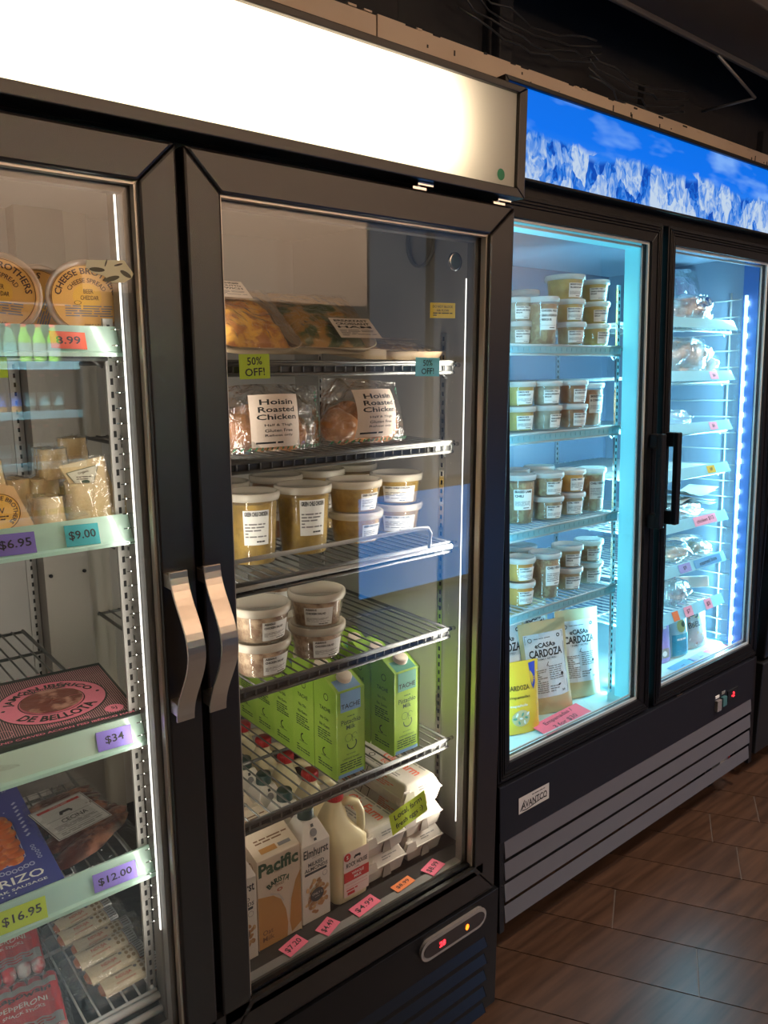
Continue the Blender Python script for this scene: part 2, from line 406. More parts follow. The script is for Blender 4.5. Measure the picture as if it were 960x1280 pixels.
# shelves right half
S1R = [1.501, 1.346, 1.142, .958, .709]
for i, z in enumerate(S1R):
    mb = wire_shelf(.552, 1.076, .09, .655, z, wire)
    if i == 2:
        mb.tube([(.56, .075, 1.185), (.98, .075, 1.185), (1.0, .075, 1.183), (1.008, .075, 1.172), (1.008, .078, 1.142)], .004, wirew, 8)
        mb.tube([(.55, .078, 1.136), (1.085, .078, 1.136)], .0042, wirew, 8)
    b1(mb, 'wire_shelf')
S1L = [1.525, 1.261, .948, .724]
for z in S1L:
    b1(wire_shelf(-.14, .396, .09, .67, z, wire, crosses=(.25, .5, .75)), 'wire_shelf')
    mb = MB()   # price channel clipped on the shelf front
    mb.prism([(.066, z - .012), (.070, z - .013), (.084, z + .019), (.081, z + .020)], 'x', -.15, .418, mint)
    mb.prism([(.060, z - .017), (.070, z - .013), (.070, z - .009), (.061, z - .012)], 'x', -.15, .418, mint)
    mb.prism([(.081, z + .020), (.085, z + .018), (.088, z + .023), (.083, z + .024)], 'x', -.15, .418, mint)
    mb.box(.418, .428, .066, .084, z - .014, z + .004, deep)
    mb.tube([(.424, .07, z - .004), (.446, .055, z - .004)], .006, deep, 8)
    b1(mb, 'price_channel')
mb = wire_shelf(-.14, .405, .085, .67, .486, wirew, pins=False, band=.02)
mb.tube([(-.14, .075, .480), (.41, .075, .480)], .006, wirew, 8); mb.tube([(-.14, .066, .462), (.41, .066, .462)], .006, wirew, 8)
b1(mb, 'floor_rack')
mb = MB(); mb.box(XL + .03, 1.103, .0, .09, .425, .447, mat('black door sill', (.025, .024, .024), .35)); mb.box(XL + .03, 1.103, .012, .02, .44, .452, blk2)
b1(mb, 'front_sill')
# lamps inside: two upright strips
def led_strip(mb, x, y, z0, z1, n, w=.006, dot=.0035, face=-1):
    mb.box(x - w / 2, x + w / 2, y, y + .006, z0, z1, ledw)
    for i in range(n):
        z = z0 + (z1 - z0) * (i + .5) / n; mb.box(x - dot, x + dot, y - .0012, y + .001, z - dot, z + dot, led)
b = MB(); led_strip(b, 1.078, .052, .53, 1.655, 38, .0065, .003); b1(b, 'led_strip')
b = MB(); b.box(.4078, .4095, .046, .05, .62, 1.73, ledw)
for i in range(44): b.box(.392, .4075, .047, .0475, .64 + i * .021, .6412 + i * .021, chrome)
b1(b, 'led_strip')
area('cooler_strip_lamp', (1.068, .075, 1.04), (-1, .75, 0), .012, 1.0, 3.0, (1, .93, .80))
area('cooler_strip_lamp', (.568, .10, 1.09), (.5, 1, 0), .012, 1.1, 1.3, (1, .93, .80))
area('cooler_strip_lamp', (.400, .050, 1.12), (-1, .45, 0), .008, 1.1, .9, (1, .93, .82))
area('cooler_strip_lamp', (-.13, .08, 1.08), (1, .8, 0), .012, 1.12, 2.8, (1, .93, .82))
# header: open box, lamps, translucent sheet
H0, H1 = 1.794, 1.982
mb = MB(); bar_frame(mb, XL, XR + .001, H0, H1, XL + .02, 1.130, H0 + .017, H1 - .012, -.014, .03, blk)
mb.box(XL, XR, .03, .2, H0, H0 + .008, blk2); mb.box(XL, XR, .03, .2, H1 - .008, H1, blk2); mb.box(XL, XR, .19, .2, H0, H1, white); mb.box(XR - .008, XR, .03, .2, H0, H1, blk2); mb.box(XL, XL + .008, .03, .2, H0, H1, blk2)
hd = b1(mb, 'header', bevel=.0015)
opal = bpy.data.materials.new('opal sheet'); opal.use_nodes = True; nt = opal.node_tree
for n in list(nt.nodes): nt.nodes.remove(n)
o_ = nt.nodes.new('ShaderNodeOutputMaterial'); t_ = nt.nodes.new('ShaderNodeBsdfTranslucent'); t_.inputs[0].default_value = (.95, .88, .78, 1)
d_ = nt.nodes.new('ShaderNodeBsdfDiffuse'); d_.inputs[0].default_value = (.75, .68, .6, 1); x_ = nt.nodes.new('ShaderNodeMixShader'); x_.inputs[0].default_value = .35
nt.links.new(t_.outputs[0], x_.inputs[1]); nt.links.new(d_.outputs[0], x_.inputs[2]); nt.links.new(x_.outputs[0], o_.inputs[0])
mb = MB(); mb.add([(XL + .02, -.006, H0 + .017), (1.130, -.006, H0 + .017), (1.130, -.006, H1 - .012), (XL + .02, -.006, H1 - .012)], [(0, 1, 2, 3)], opal)
b1(mb, 'light_panel', hd)
mb = MB(); Art(mb, flat((1.091, -.0085, 1.829), (1, 0, 0), (0, 0, 1))).ell(0, 0, .0098, .0098, mat('green sticker', (.03, .28, .13), .5)); b1(mb, 'green_dot', hd)
for z in (1.862, 1.925): area('header_tube', (.40, .055, z), (0, -1, 0), 1.14, .016, 3.4, (1, .84, .60))
# doors
def door(x0, x1, gx0, gx1, hx, hinge_x):
    mb = MB(); bar_frame(mb, x0, x1, .370, 1.781, gx0, gx1, .442, 1.727, 0, .036, blk)
    d = b1(mb, 'door', bevel=.004)
    mb = MB(); mb.box(gx0 - .006, gx1 + .006, .020, .024, .436, 1.733, glass); b1(mb, 'glass_pane', d)
    mb = MB(); bar_frame(mb, gx0 - .006, gx1 + .006, .436, 1.733, gx0 + .012, gx1 - .010, .452, 1.716, .030, .048, gask)
    bar_frame(mb, gx0 - .004, gx1 + .004, .438, 1.731, gx0 + .0035, gx1 - .0035, .4465, 1.7235, .008, .020, mat('aluminium bead', (.62, .57, .50), .35, .5))
    mb.box(gx0, gx1, .0065, .0078, .4425, .4465, mat('pale bead', (.85, .80, .72), .4)); mb.box(gx0, gx1, .008, .019, .4464, .4470, mat('pale bead', (.85, .80, .72), .4))
    b1(mb, 'gasket', d)
    mb = MB()   # bowed steel pull
    n = 24; w = .0135; pts = []
    for i in range(n + 1):
        t = i / n; z = .995 + .222 * t; bow = (1 - cos(2 * pi * t)) / 2
        pts.append((hx + .006 * bow, -.028 - .034 * bow, z))
    vs = []; fs = []
    for p in pts: vs += [(p[0] - w, p[1], p[2]), (p[0] + w, p[1], p[2]), (p[0] + w, p[1] + .004, p[2]), (p[0] - w, p[1] + .004, p[2])]
    for i in range(n):
        for j in range(4): fs.append((4 * i + j, 4 * i + (j + 1) % 4, 4 * i + 4 + (j + 1) % 4, 4 * i + 4 + j))
    fs += [(0, 3, 2, 1), (4 * n, 4 * n + 1, 4 * n + 2, 4 * n + 3)]
    mb.add(vs, fs, steel, False)
    for z in (1.0, 1.19): mb.box(hx - .010, hx + .010, -.0275, .002, z, z + .02, steel)
    b1(mb, 'handle', d, bevel=.001)
    for hh in hinge_x:
        mb = MB(); mb.box(hh, hh + .03, .004, .03, 1.7815, 1.7855, chrome); mb.box(hh + .008, hh + .042, .0, .02, 1.788, 1.7925, chrome); mb.tube([(hh + .02, .015, 1.779), (hh + .02, .015, 1.797)], .005, chrome, 8)
        b1(mb, 'hinge', d)
    return d
door(-.18, .476, -.125, .422, .436, (-.17,))
d2 = door(.486, 1.142, .539, 1.078, .487, (.893, 1.088))
mb = MB(); mb.box(1.075, 1.125, .0, .01, .3735, .3765, chrome); b1(mb, 'lower_hinge_plate', d2)
mb = MB(); mb.lathe([(.013, .0), (.0165, .0), (.017, .004), (.013, .004)], chrome, 24, (1.052, .062, 1.684), 'y'); mb.lathe([(.013, .002), (.0001, .001)], mat('thermometer face', (.10, .14, .13), .15), 24, (1.052, .062, 1.684), 'y')
b1(mb, 'thermometer')
mb = MB()
P = [(1.115, .24, 1.795)] + [(1.115, .23 + .04 * cos(a) * 1.0, 1.745 + .05 * sin(a)) for a in [pi / 2 + i * 2 * pi / 20 for i in range(21)]] + [(1.115, .30, 1.795)]
mb.tube(P, .0042, mat('grey cable', (.22, .21, .2), .5), 8); b1(mb, 'cable_loop')
# kick panel
mb = MB(); n = 5
mb.box(XL, XR + .001, -.004, .05, .077, .367, blk2)
for i in range(n):
    z = .268 - i * .042
    mb.prism([(-.003, z), (-.014, z - .020), (-.003, z - .024)], 'x', .50, 1.11, blk2)
    mb.box(.50, 1.112, -.005, -.003, z - .034, z - .026, deep)
kp = b1(mb, 'kick_panel', bevel=.0015)
mb = MB(); cx, cz, hw, hh = 1.010, .331, .094, .023
cap = [(cx + hw - hh + hh * cos(a), cz + hh * sin(a)) for a in [-pi / 2 + i * pi / 10 for i in range(11)]] + [(cx - hw + hh + hh * cos(a), cz + hh * sin(a)) for a in [pi / 2 + i * pi / 10 for i in range(11)]]
mb.prism(cap, 'y', -.012, -.003, mat('clear cover rim', (.30, .27, .26), .25)); cap2 = [(cx + (x - cx) * .93, cz + (z - cz) * .66) for x, z in cap]
mb.prism(cap2, 'y', -.0135, -.0115, mat('control face', (.035, .03, .035), .15)); cp = b1(mb, 'control_panel', kp, bevel=.001)
red = mat('red led', (.4, 0, 0), emit=((1, .02, .03), 6)); orng = mat('orange led', (.4, .1, 0), emit=((1, .17, .01), 4))
for seg in ((0, 1), (1, 0)):
    pass
mb = MB(); A = Art(mb, flat((.972, -.0142, .331), (1, 0, 0), (0, 0, 1)))
A.text('28', 0, 0, .013, red, bold=.03)
o = mb.build('readout'); o.data.transform(Matrix.Translation((-O1[0], -O1[1], 0))); o.parent = kp
mb = MB(); A = Art(mb, flat((.972, -.0142, .331), (1, 0, 0), (0, 0, 1))); A.ell(.072, 0, .005, .007, orng)
o = mb.build('indicator_light'); o.data.transform(Matrix.Translation((-O1[0], -O1[1], 0))); o.parent = kp
# ================================================================ second cooler (own leaning frame)
F2 = thing('display_cooler', 'black two-door freezer with glowing blue ice picture sign and slatted base', 'fridge', M2)
w2 = 1.322
mb = MB()
mb.box(0, .02, .045, .72, .0, 1.965, blk2); mb.box(w2 - .008, w2, .045, .72, .0, 1.965, blk2); mb.box(0, w2, .70, .72, 0, 1.965, blk2); mb.box(0, w2, .05, .72, 1.945, 1.965, blk2)
mb.box(.0, .018, .0, .06, -.006, .385, blk2); mb.box(1.298, w2, .0, .06, -.006, .385, blk2); mb.box(.01, 1.31, .10, .70, .0, .37, deep)
mb.box(0, w2, .01, .05, 1.745, 1.774, blk2); mb.box(0, w2, .03, .05, .37, .40, deep)
for z in (.32, .27, .18, .12, .05): mb.lathe([(.0001, -.001), (.003, -.001), (.003, .001)], deep, 8, (.01, 0, z), 'y')
mb.build('cabinet_body', F2, bevel=.003)
mb = MB(); mb.box(.02, .03, .05, .70, .38, 1.74, liner2); mb.box(1.308, 1.315, .05, .70, .38, 1.74, liner2)
mb.box(.02, 1.315, .62, .70, .38, 1.74, mat('shaded rear panel', (.13, .16, .23), .35)); mb.box(.02, 1.315, .05, .70, 1.73, 1.745, liner2); mb.box(.02, 1.315, .04, .70, .375, .412, liner2)  # rear wall darkened: shade behind the full shelves put into its colour
mb.build('liner', F2); mb = MB(); mb.box(.02, 1.315, .038, .72, .39, .4125, mat('aqua-lit sill', (.55, .80, .82), .35)); mb.build('front_sill', F2)  # aqua LED light on the sill put into its colour
mb = MB(); mb.box(.03, .612, .05, .09, 1.69, 1.73, mat('cyan lit post', (.22, .58, .64), .4, emit=((.10, .52, .68), .75))); mb.build('top_lit_band', F2)  # cyan LED light on the top band put into colour and glow
mb = MB()
for i in range(22): mb.tube([(1.312, .10, .44 + i * .055), (1.302, .12, .44 + i * .055), (1.302, .50, .44 + i * .055)], .0024, wirew, 6)
for y in (.14, .48): mb.tube([(1.305, y, .42), (1.305, y, 1.62)], .003, wirew, 6)
mb.build('side_guard', F2)
mb = MB(); mb.box(1.300, 1.309, .048, .098, .40, 1.735, mat('blue-lit inner trim', (.08, .20, .55), .3)); mb.build('blue_lit_trim', F2)  # blue light on the pale door reveal put into its colour
mb = MB(); mb.box(.618, .712, .052, .1, .39, 1.735, mat('cyan lit post', (.22, .58, .64), .4, emit=((.10, .52, .68), .75))); mb.build('centre_lit_post', F2, bevel=.004)
for a in ((.615, .11, .42, 1.6, .012, 'y'), (1.0, .615, .42, 1.7, .02, 'y'), (.36, .615, .42, 1.7, .02, 'y')): 
    pilaster(*a).build('slotted_upright', F2)
chan = clear('aqua price channel', (.7, .95, 1), (.62, .92, .98), .9, 1, .2, tl_share=.6)
SA = [1.432, 1.214, .970, .756]
for z in SA:
    mb = wire_shelf(.06, .604, .1, .60, z, wirew, band=.022, step=.024)
    mb.box(.06, .606, .096, .098, z - .019, z - .001, chan)
    for i in range(26): mb.box(.07 + i * .021, .078 + i * .021, .0945, .096, z - .014, z - .005, chan); mb.build('wire_shelf', F2)
SB = [1.515, 1.356, 1.196, 1.056, .893, .751, .601]
for z in SB:
    wire_shelf(.72, 1.236, .105, .60, z - .008, wirew, step=.03, r=.0025).build('wire_shelf', F2)
    mb = MB(); mb.prism([(.078, z - .022), (.083, z - .023), (.098, z + .008), (.094, z + .009)], 'x', .72, 1.232, chan); mb.build('price_channel', F2)
ledw_ = ledw; ledw = mat('cool led cover', (.9, .9, .9), .3, emit=((.45, .85, 1), 2.2)); b = MB(); led_strip(b, 1.294, .080, .41, 1.606, 23, .013, .008); b.build('led_strip', F2)
b = MB(); led_strip(b, .045, .085, .41, 1.69, 23, .008, .004); b.build('led_strip', F2)
def area2(p, d, sx, sy, e, c): 
    R = M2.to_3x3(); area('freezer_strip_lamp', M2 @ Vector(p), R @ Vector(d), sx, sy, e, c)
area2((1.285, .10, 1.0), (-1, .7, 0), .02, 1.2, 15, COOL)
area2((.715, .115, 1.0), (.6, 1, 0), .02, 1.2, 9, COOL)
area2((.605, .115, 1.0), (-.7, 1, 0), .02, 1.2, 3.4, COOL)
area2((.06, .045, 1.05), (1, .22, 0), .02, 1.2, 3.2, COOL)
def door2(x0, x1, gx0, gx1, z0, hx):
    mb = MB(); bar_frame(mb, x0, x1, .39, 1.745, gx0, gx1, z0, 1.697, .004, .036, blk2)
    for i, k in enumerate((.006, .013, .020)):   # ridged rim
        bar_frame(mb, x0 + k, x1 - k, .39 + k, 1.745 - k, x0 + k + .004, x1 - k - .004, .394 + k, 1.741 - k, .0005, .006, blk2)
    d = mb.build('door', F2, bevel=.0012)
    mb = MB(); mb.box(gx0 - .004, gx1 + .004, .018, .022, z0 - .004, 1.701, glass); mb.build('glass_pane', d)
    al = mat('silver spacer', (.60, .66, .68), .3, .3)
    mb = MB(); bar_frame(mb, gx0, gx1, z0, 1.697, gx0 + .006, gx1 - .007, z0 + .007, 1.691, .012, .017, al)
    bar_frame(mb, gx0 + .008, gx1 - .009, z0 + .009, 1.689, gx0 + .013, gx1 - .014, z0 + .014, 1.684, .026, .030, al); mb.build('gasket', d)
    mb = MB(); s = 1
    mb.box(hx - .012, hx + .012, -.036, -.020, .935, 1.195, blk2); mb.box(hx - .012, hx + .012, -.022, .004, 1.155, 1.195, blk2); mb.box(hx - .012, hx + .012, -.022, .004, .935, .975, blk2)
    mb.build('handle', d, bevel=.004)
    return d
dA = door2(0, .649, .042, .600, .433, .622); dB = door2(.677, 1.322, .715, 1.280, .437, .703)
mb = MB(); mb.box(.80, .83, .0, .01, .386, .389, chrome); mb.build('lower_hinge_plate', dB)
# header with picture
mb = MB(); bar_frame(mb, 0, w2, 1.768, 1.967, .012, w2 - .012, 1.7745, 1.9565, -.020, .05, blk2); mb.box(0, w2, .05, .06, 1.772, 1.967, blk2); h2 = mb.build('header', F2, bevel=.002)
ice = bpy.data.materials.new('backlit ice picture'); ice.use_nodes = True; nt = ice.node_tree; N = nt.nodes; L = nt.links
b_ = N['Principled BSDF']; b_.inputs['Base Color'].default_value = (.003, .006, .012, 1); b_.inputs['Roughness'].default_value = .5; b_.inputs['Specular IOR Level'].default_value = .03
tc = N.new('ShaderNodeTexCoord'); sp = N.new('ShaderNodeSeparateXYZ'); L.new(tc.outputs['Object'], sp.inputs[0])
def nd(t, **k):
    n = N.new(t)
    for a, b in k.items(): setattr(n, a, b)
    return n
def mth(op, a, b=None, c=None):
    n = nd('ShaderNodeMath', operation=op)
    for i, v in enumerate((a, b, c)):
        if v is None: continue
        if isinstance(v, (int, float)): n.inputs[i].default_value = v
        else: L.new(v, n.inputs[i])
    return n.outputs[0]
def ramp(f, els, interp='LINEAR'):
    r = nd('ShaderNodeValToRGB'); r.color_ramp.interpolation = interp
    while len(r.color_ramp.elements) < len(els): r.color_ramp.elements.new(.5)
    for e, (p, c) in zip(r.color_ramp.elements, els): e.position = p; e.color = (*c, 1)
    L.new(f, r.inputs[0]); return r.outputs[0]
def mixc(f, a, b):
    n = nd('ShaderNodeMix', data_type='RGBA'); 
    (L.new(f, n.inputs[0]) if not isinstance(f, float) else setattr(n.inputs[0], 'default_value', f)); L.new(a, n.inputs[6]); L.new(b, n.inputs[7]); return n.outputs[2]
mp = nd('ShaderNodeMapping'); mp.inputs['Rotation'].default_value = (0, rad(8), 0); mp.inputs['Scale'].default_value = (2.4, 1, 9); L.new(tc.outputs['Object'], mp.inputs[0])
n1 = nd('ShaderNodeTexNoise'); n1.inputs['Scale'].default_value = 1.6; n1.inputs['Detail'].default_value = 3; L.new(mp.outputs[0], n1.inputs['Vector'])
hz = mth('MULTIPLY', mth('SUBTRACT', sp.outputs[2], 1.7765), 1 / .185)
sky = ramp(hz, [(.25, (.03, .22, .80)), (.6, (.002, .16, .82)), (1, (.001, .15, .76))])
cl = ramp(n1.outputs['Fac'], [(.50, (0, 0, 0)), (.68, (.6, .6, .6))]); sky = mixc(cl, sky, ramp(hz, [(0, (.30, .55, .95)), (1, (.30, .55, .95))]))
mp2 = nd('ShaderNodeMapping'); mp2.inputs['Scale'].default_value = (1.0, 1, .62); L.new(tc.outputs['Object'], mp2.inputs[0])
nw = nd('ShaderNodeTexNoise'); nw.inputs['Scale'].default_value = 22; nw.inputs['Detail'].default_value = 3; L.new(mp2.outputs[0], nw.inputs['Vector'])
va = nd('ShaderNodeVectorMath', operation='MULTIPLY_ADD'); va.inputs[1].default_value = (.035, .0, .035); L.new(nw.outputs['Color'], va.inputs[0]); L.new(mp2.outputs[0], va.inputs[2])
v1 = nd('ShaderNodeTexVoronoi'); v1.inputs['Scale'].default_value = 16; L.new(va.outputs[0], v1.inputs['Vector'])
v2 = nd('ShaderNodeTexVoronoi', feature='DISTANCE_TO_EDGE'); v2.inputs['Scale'].default_value = 16; L.new(va.outputs[0], v2.inputs['Vector'])
vs = nd('ShaderNodeTexVoronoi'); vs.inputs['Scale'].default_value = 60; L.new(va.outputs[0], vs.inputs['Vector'])
g = nd('ShaderNodeRGBToBW'); L.new(v1.outputs['Color'], g.inputs[0]); g2 = nd('ShaderNodeRGBToBW'); L.new(vs.outputs['Color'], g2.inputs[0])
n4 = nd('ShaderNodeTexNoise'); n4.inputs['Scale'].default_value = 40; n4.inputs['Distortion'].default_value = 2; L.new(va.outputs[0], n4.inputs['Vector'])
f = mth('ADD', mth('MULTIPLY', g.outputs[0], .50), mth('ADD', mth('MULTIPLY', g2.outputs[0], .22), mth('MULTIPLY', n4.outputs['Fac'], .55)))
f = mth('SUBTRACT', f, mth('MULTIPLY', hz, .22))
icec = ramp(f, [(.36, (.002, .06, .42)), (.46, (.01, .16, .68)), (.57, (.13, .30, .74)), (.74, (.50, .62, .78))])
edge = mth('ADD', .50, mth('MULTIPLY', mth('SUBTRACT', nd('ShaderNodeTexNoise').outputs['Fac'], .5), .0))
n5 = nd('ShaderNodeTexNoise'); n5.inputs['Scale'].default_value = 5; n5.inputs['Detail'].default_value = 4; L.new(tc.outputs['Object'], n5.inputs['Vector'])
line = mth('ADD', .28, mth('ADD', mth('MULTIPLY', n5.outputs['Fac'], .35), mth('MULTIPLY', g.outputs[0], .16)))
msk = mth('MULTIPLY', mth('SUBTRACT', line, hz), 14); msk_ = nd('ShaderNodeClamp'); L.new(msk, msk_.inputs[0])
final = mixc(msk_.outputs[0], sky, icec)
L.new(final, b_.inputs['Emission Color']); b_.inputs['Emission Strength'].default_value = 1.05
mb = MB(); mb.add([(.012, -.012, 1.7765), (w2 - .012, -.012, 1.7765), (w2 - .012, -.012, 1.9565), (.012, -.012, 1.9565)], [(0, 1, 2, 3)], ice); mb.build('ice_picture', h2)
# kick panel and slats
kick = mat('charcoal panel', (.011, .012, .018), .45, spec=.3)
mb = MB(); mb.box(.0, 1.303, -.002, .03, .238, .383, kick); k2 = mb.build('kick_panel', F2, bevel=.002)
slat = mat('grey slat', (.12, .115, .128), .42)
mb = MB()
for i in range(4):
    zt = .236 - i * .058; mb.prism([(.001, zt), (-.003, zt - .045), (-.001, zt - .047), (.004, zt - .003)], 'x', .019, 1.296, slat)
mb.build('slatted_grille', F2)
mb = MB(); lp = Art(mb, flat((.067, -.0032, .290), (1, 0, 0), (0, 0, 1)))
lp.rect(0, 0, .117, .043, mat('silver badge', (.72, .70, .68), .35, .2)); lp.text('AVANTCO', .060, .018, .019, ink, w=.098, bold=.02)
lp.line([(.012, .006), (.03, .004), (.06, .008), (.09, .012), (.108, .010)], .0025, ink); lp.line([(.006, .006), (.022, .031)], .003, ink); lp.micro(.05, .033, .1, .038, 1, ink)
mb.build('maker_badge', k2)
mb = MB(); mb.box(1.035, 1.063, -.012, 0, .268, .305, mat('grey rocker', (.22, .2, .2), .4)); mb.box(1.072, 1.098, -.012, 0, .275, .307, mat('teal rocker', (.06, .16, .17), .4)); mb.box(1.035, 1.06, -.004, 0, .31, .32, white); mb.box(1.075, 1.098, -.004, 0, .314, .324, gask)
mb.box(1.115, 1.185, -.006, 0, .278, .316, deep); A = Art(mb, flat((1.148, -.0065, .297), (1, 0, 0), (0, 0, 1))); A.text('-2', 0, 0, .018, red, bold=.03); mb.build('switch_panel', k2, bevel=.001)
def caster(x, y, parent, M, floorz):
    mb = MB(); mb.lathe([(.0001, -.014), (.034, -.014), (.040, -.008), (.040, .008), (.034, .014), (.0001, .014)], mat('rubber', (.01, .01, .01), .5), 20, (x, y, floorz + .040), 'x')
    mb.box(x - .024, x - .018, y - .02, y + .02, floorz + .035, -.002, blk2); mb.box(x + .018, x + .024, y - .02, y + .02, floorz + .035, -.002, blk2); mb.box(x - .03, x + .03, y - .03, y + .03, -.012, .003, blk2)
    mb.build('caster', parent)
for x in (.1, 1.215):
    for y in (.12, .60): caster(x, y, F2, M2, -.1145 + .04 * y)
# ================================================================ third cooler, only its edge in the frame
M3 = Matrix.Translation((2.665, .12, .11))
F3 = thing('display_cooler', 'black cooler at the far right, only a sliver of its glass door showing', 'fridge', M3)
mb = MB(); mb.box(0, 1.2, .05, .72, .0, .38, blk2); mb.box(0, .03, .045, .72, .0, 2.0, blk2); mb.box(1.17, 1.2, .045, .72, 0, 2.0, blk2); mb.box(0, 1.2, .7, .72, 0, 2, blk2); mb.box(0, 1.2, .05, .72, 1.78, 2.0, blk2); mb.box(.0, 1.2, -.002, .05, .0, .345, mat('rough black base', (.01, .01, .011), .5))
for x in (.1, 1.1):
    for y in (.12, .6): mb.box(x - .02, x + .02, y - .02, y + .02, -.11, 0, blk2)
mb.build('cabinet_body', F3, bevel=.004)
mb = MB(); bar_frame(mb, .01, .60, .36, 1.77, .05, .56, .42, 1.72, .0, .04, blk2); d3 = mb.build('door', F3, bevel=.006)
mb = MB(); mb.box(.045, .565, .02, .024, .41, 1.73, glass); mb.build('glass_pane', d3)
mb = MB(); mb.box(.03, .04, .05, .7, .38, 1.78, liner2); mb.box(.03, 1.17, .66, .7, .38, 1.78, liner2); mb.box(.03, 1.17, .05, .7, .375, .39, liner2); mb.build('liner', F3)
for z in (.7, 1.0, 1.3): wire_shelf(.06, 1.15, .1, .6, z, wirew, step=.05).build('wire_shelf', F3)
area('freezer_strip_lamp', (2.72, .24, 1.2), (.8, 1, 0), .02, 1.1, 4, (.25, .5, 1))
# ================================================================ goods
from mathutils import noise as mnoise
def nz(p, s, seed=0): return mnoise.noise(Vector((p[0] * s + seed * 7.3, p[1] * s - seed * 3.1, p[2] * s + seed)))
lidm = clear('milky lid', (.95, .93, .88), (.85, .80, .70), .70, 1.0, .25)
cupm = clear('cup plastic', (.97, .96, .94), (.8, .78, .72), .10, 1.0, .12)
lidc = clear('milky cool lid', (.95, .95, .95), (.86, .86, .84), .72, 1.0, .25)
film = clear('clear film', (.97, .97, .96), (.8, .8, .8), .05, 2.2, .12, crinkle=(30, .8))
film2 = clear('loose plastic bag', (.97, .97, .97), (.75, .75, .78), .07, 4.0, .10, crinkle=(34, 1.0))
grey_ink = mat('grey print', (.20, .19, .19), .7)
def food(n, a, b, sc=38, lo=.38, hi=.66): return mat('food ' + n, a, .45, noise=(sc, b, lo, hi), bump=(sc * 1.5, .5, .004), spec=.4)
F_green = food('green chile', (.50, .32, .045), (.28, .17, .02))
F_green2 = food('green chile pale', (.56, .36, .08), (.32, .18, .04))
F_salad = food('asian salad', (.52, .38, .26), (.20, .10, .05), 60, .4, .6)
F_tan = food('tan soup', (.45, .32, .16), (.30, .18, .08)); F_yel = food('yellow soup', (.62, .46, .12), (.50, .32, .08))
F_red = food('red stew', (.42, .16, .05), (.22, .08, .03)); F_brn = food('brown stew', (.34, .20, .10), (.50, .38, .20), 70, .5, .62)
F_pale = food('pale salad', (.48, .44, .34), (.32, .30, .24), 60); F_or = food('orange soup', (.75, .38, .05), (.60, .28, .04))
_cup = {}
def cup(R, h, fd, lines, phi, key, cool=False, lw=.9, lh=.58, lz=.10, flat_lid=False):
    """tapered deli cup: wall, contents, lid, paper label"""
    k = (R, h, fd.name, tuple(lines), round(phi, 2), cool)
    if k in _cup: return copy_tree(_cup[k])
    t = thing('deli_container', 'x', 'food container'); r0, r1 = R * .80, R * .955
    mb = MB(); mb.lathe([(.0001, .001), (r0, .001), (r0 + .001, .004), (r1, h - .014), (r1 + .001, h - .012)], cupm, 32); mb.build('cup_wall', t)
    mb = MB(); f = (h - .02) / h; rr = r0 + (r1 - r0) * f * .9
    mb.lathe([(.0001, .0025), (r0 - .0012, .0025), (rr - .0012, h * .84), (rr * .8, h * .845), (.0001, h * .85)], fd, 28); mb.build('contents', t)
    mb = MB(); lm = lidc if cool else lidm
    mb.lathe([(r1 + .0008, h - .014), (R + .001, h - .0135), (R + .0015, h - .006), (R + .0008, h - .001), (R - .002, h), (R - .005, h - .001), (R - .007, h - .0045), (.0001, h - .0045)], lm, 36); mb.build('lid', t)
    mb = MB(); hh = h - .02; fn = cyl(r0 + .0006, r1 + .0006, h - .014, phi); A = Art(mb, fn, .006)
    w = R * lw; H = min(hh * .78, R * 1.25); z0 = h * lz if h < .1 else h * .30
    A.rect(-w / 2, z0, w / 2, z0 + H, white)
    n = len(lines); th = H * .155
    for i, s in enumerate(lines): A.text(s, -w * .44, z0 + H * .90 - i * th * 1.35, th * .82, ink, w=min(w * .88, th * .8 * len(s) * .66), bold=.045, al='l')
    y = z0 + H * .86 - n * th * 1.35
    A.micro(-w * .44, z0 + H * .20, w * .40, y, 5, grey_ink, seed=hash(key) % 97 if False else len(key)); A.micro(w * .0, z0 + H * .05, w * .42, z0 + H * .15, 1, ink, 3)
    mb.build('paper_label', t); _cup[k] = t; return t
def put(t, M, label=None, group=None):
    t.matrix_world = M
    if label: t['label'] = label
    if group: t['group'] = group
    return t
GCC = ['GREEN CHILE CHICKEN']; ACS = ['ASIAN-S', 'CHICKEN SALAD']
g3 = 'deli cups in the first cooler'
z3, z4, z5 = 1.1455, .962, .7135
put(cup(.050, .130, F_green, GCC, rad(-20), 'a'), TR(.682, .197, z3), 'tall tub of green chile chicken at the left end of its shelf', g3)
put(cup(.054, .130, F_green, GCC, rad(-12), 'b'), TR(.798, .205, z3), 'tall tub of green chile chicken second along, in front of a green lid', g3)
dsc = [('lower', 0), ('upper', .0625)]
for nm, dz in dsc:
    put(cup(.056, .0635, F_green2, GCC, rad(3), 'c', lw=.75), TR(.930 - dz * .05, .215, z3 + dz), nm + ' short tub in the mottled chicken pair, middle of the shelf', g3)
    put(cup(.056, .0635, F_green, GCC, rad(-32), 'd', lw=1.25), TR(1.056, .235, z3 + dz), nm + ' short tub in the golden pair by the right wall', g3)
for i, (x, y, lid) in enumerate(((.700, .345, 'leftmost'), (.835, .36, 'second from the left'), (.955, .375, 'second from the right'), (1.066, .40, 'rightmost'))):
    put(cup(.055, .128, (F_green, F_red, F_green2, F_tan)[i], GCC, rad(-20), 'e'), TR(x, y, z3), 'tall tub in the back row behind the chile chicken, ' + lid, g3)
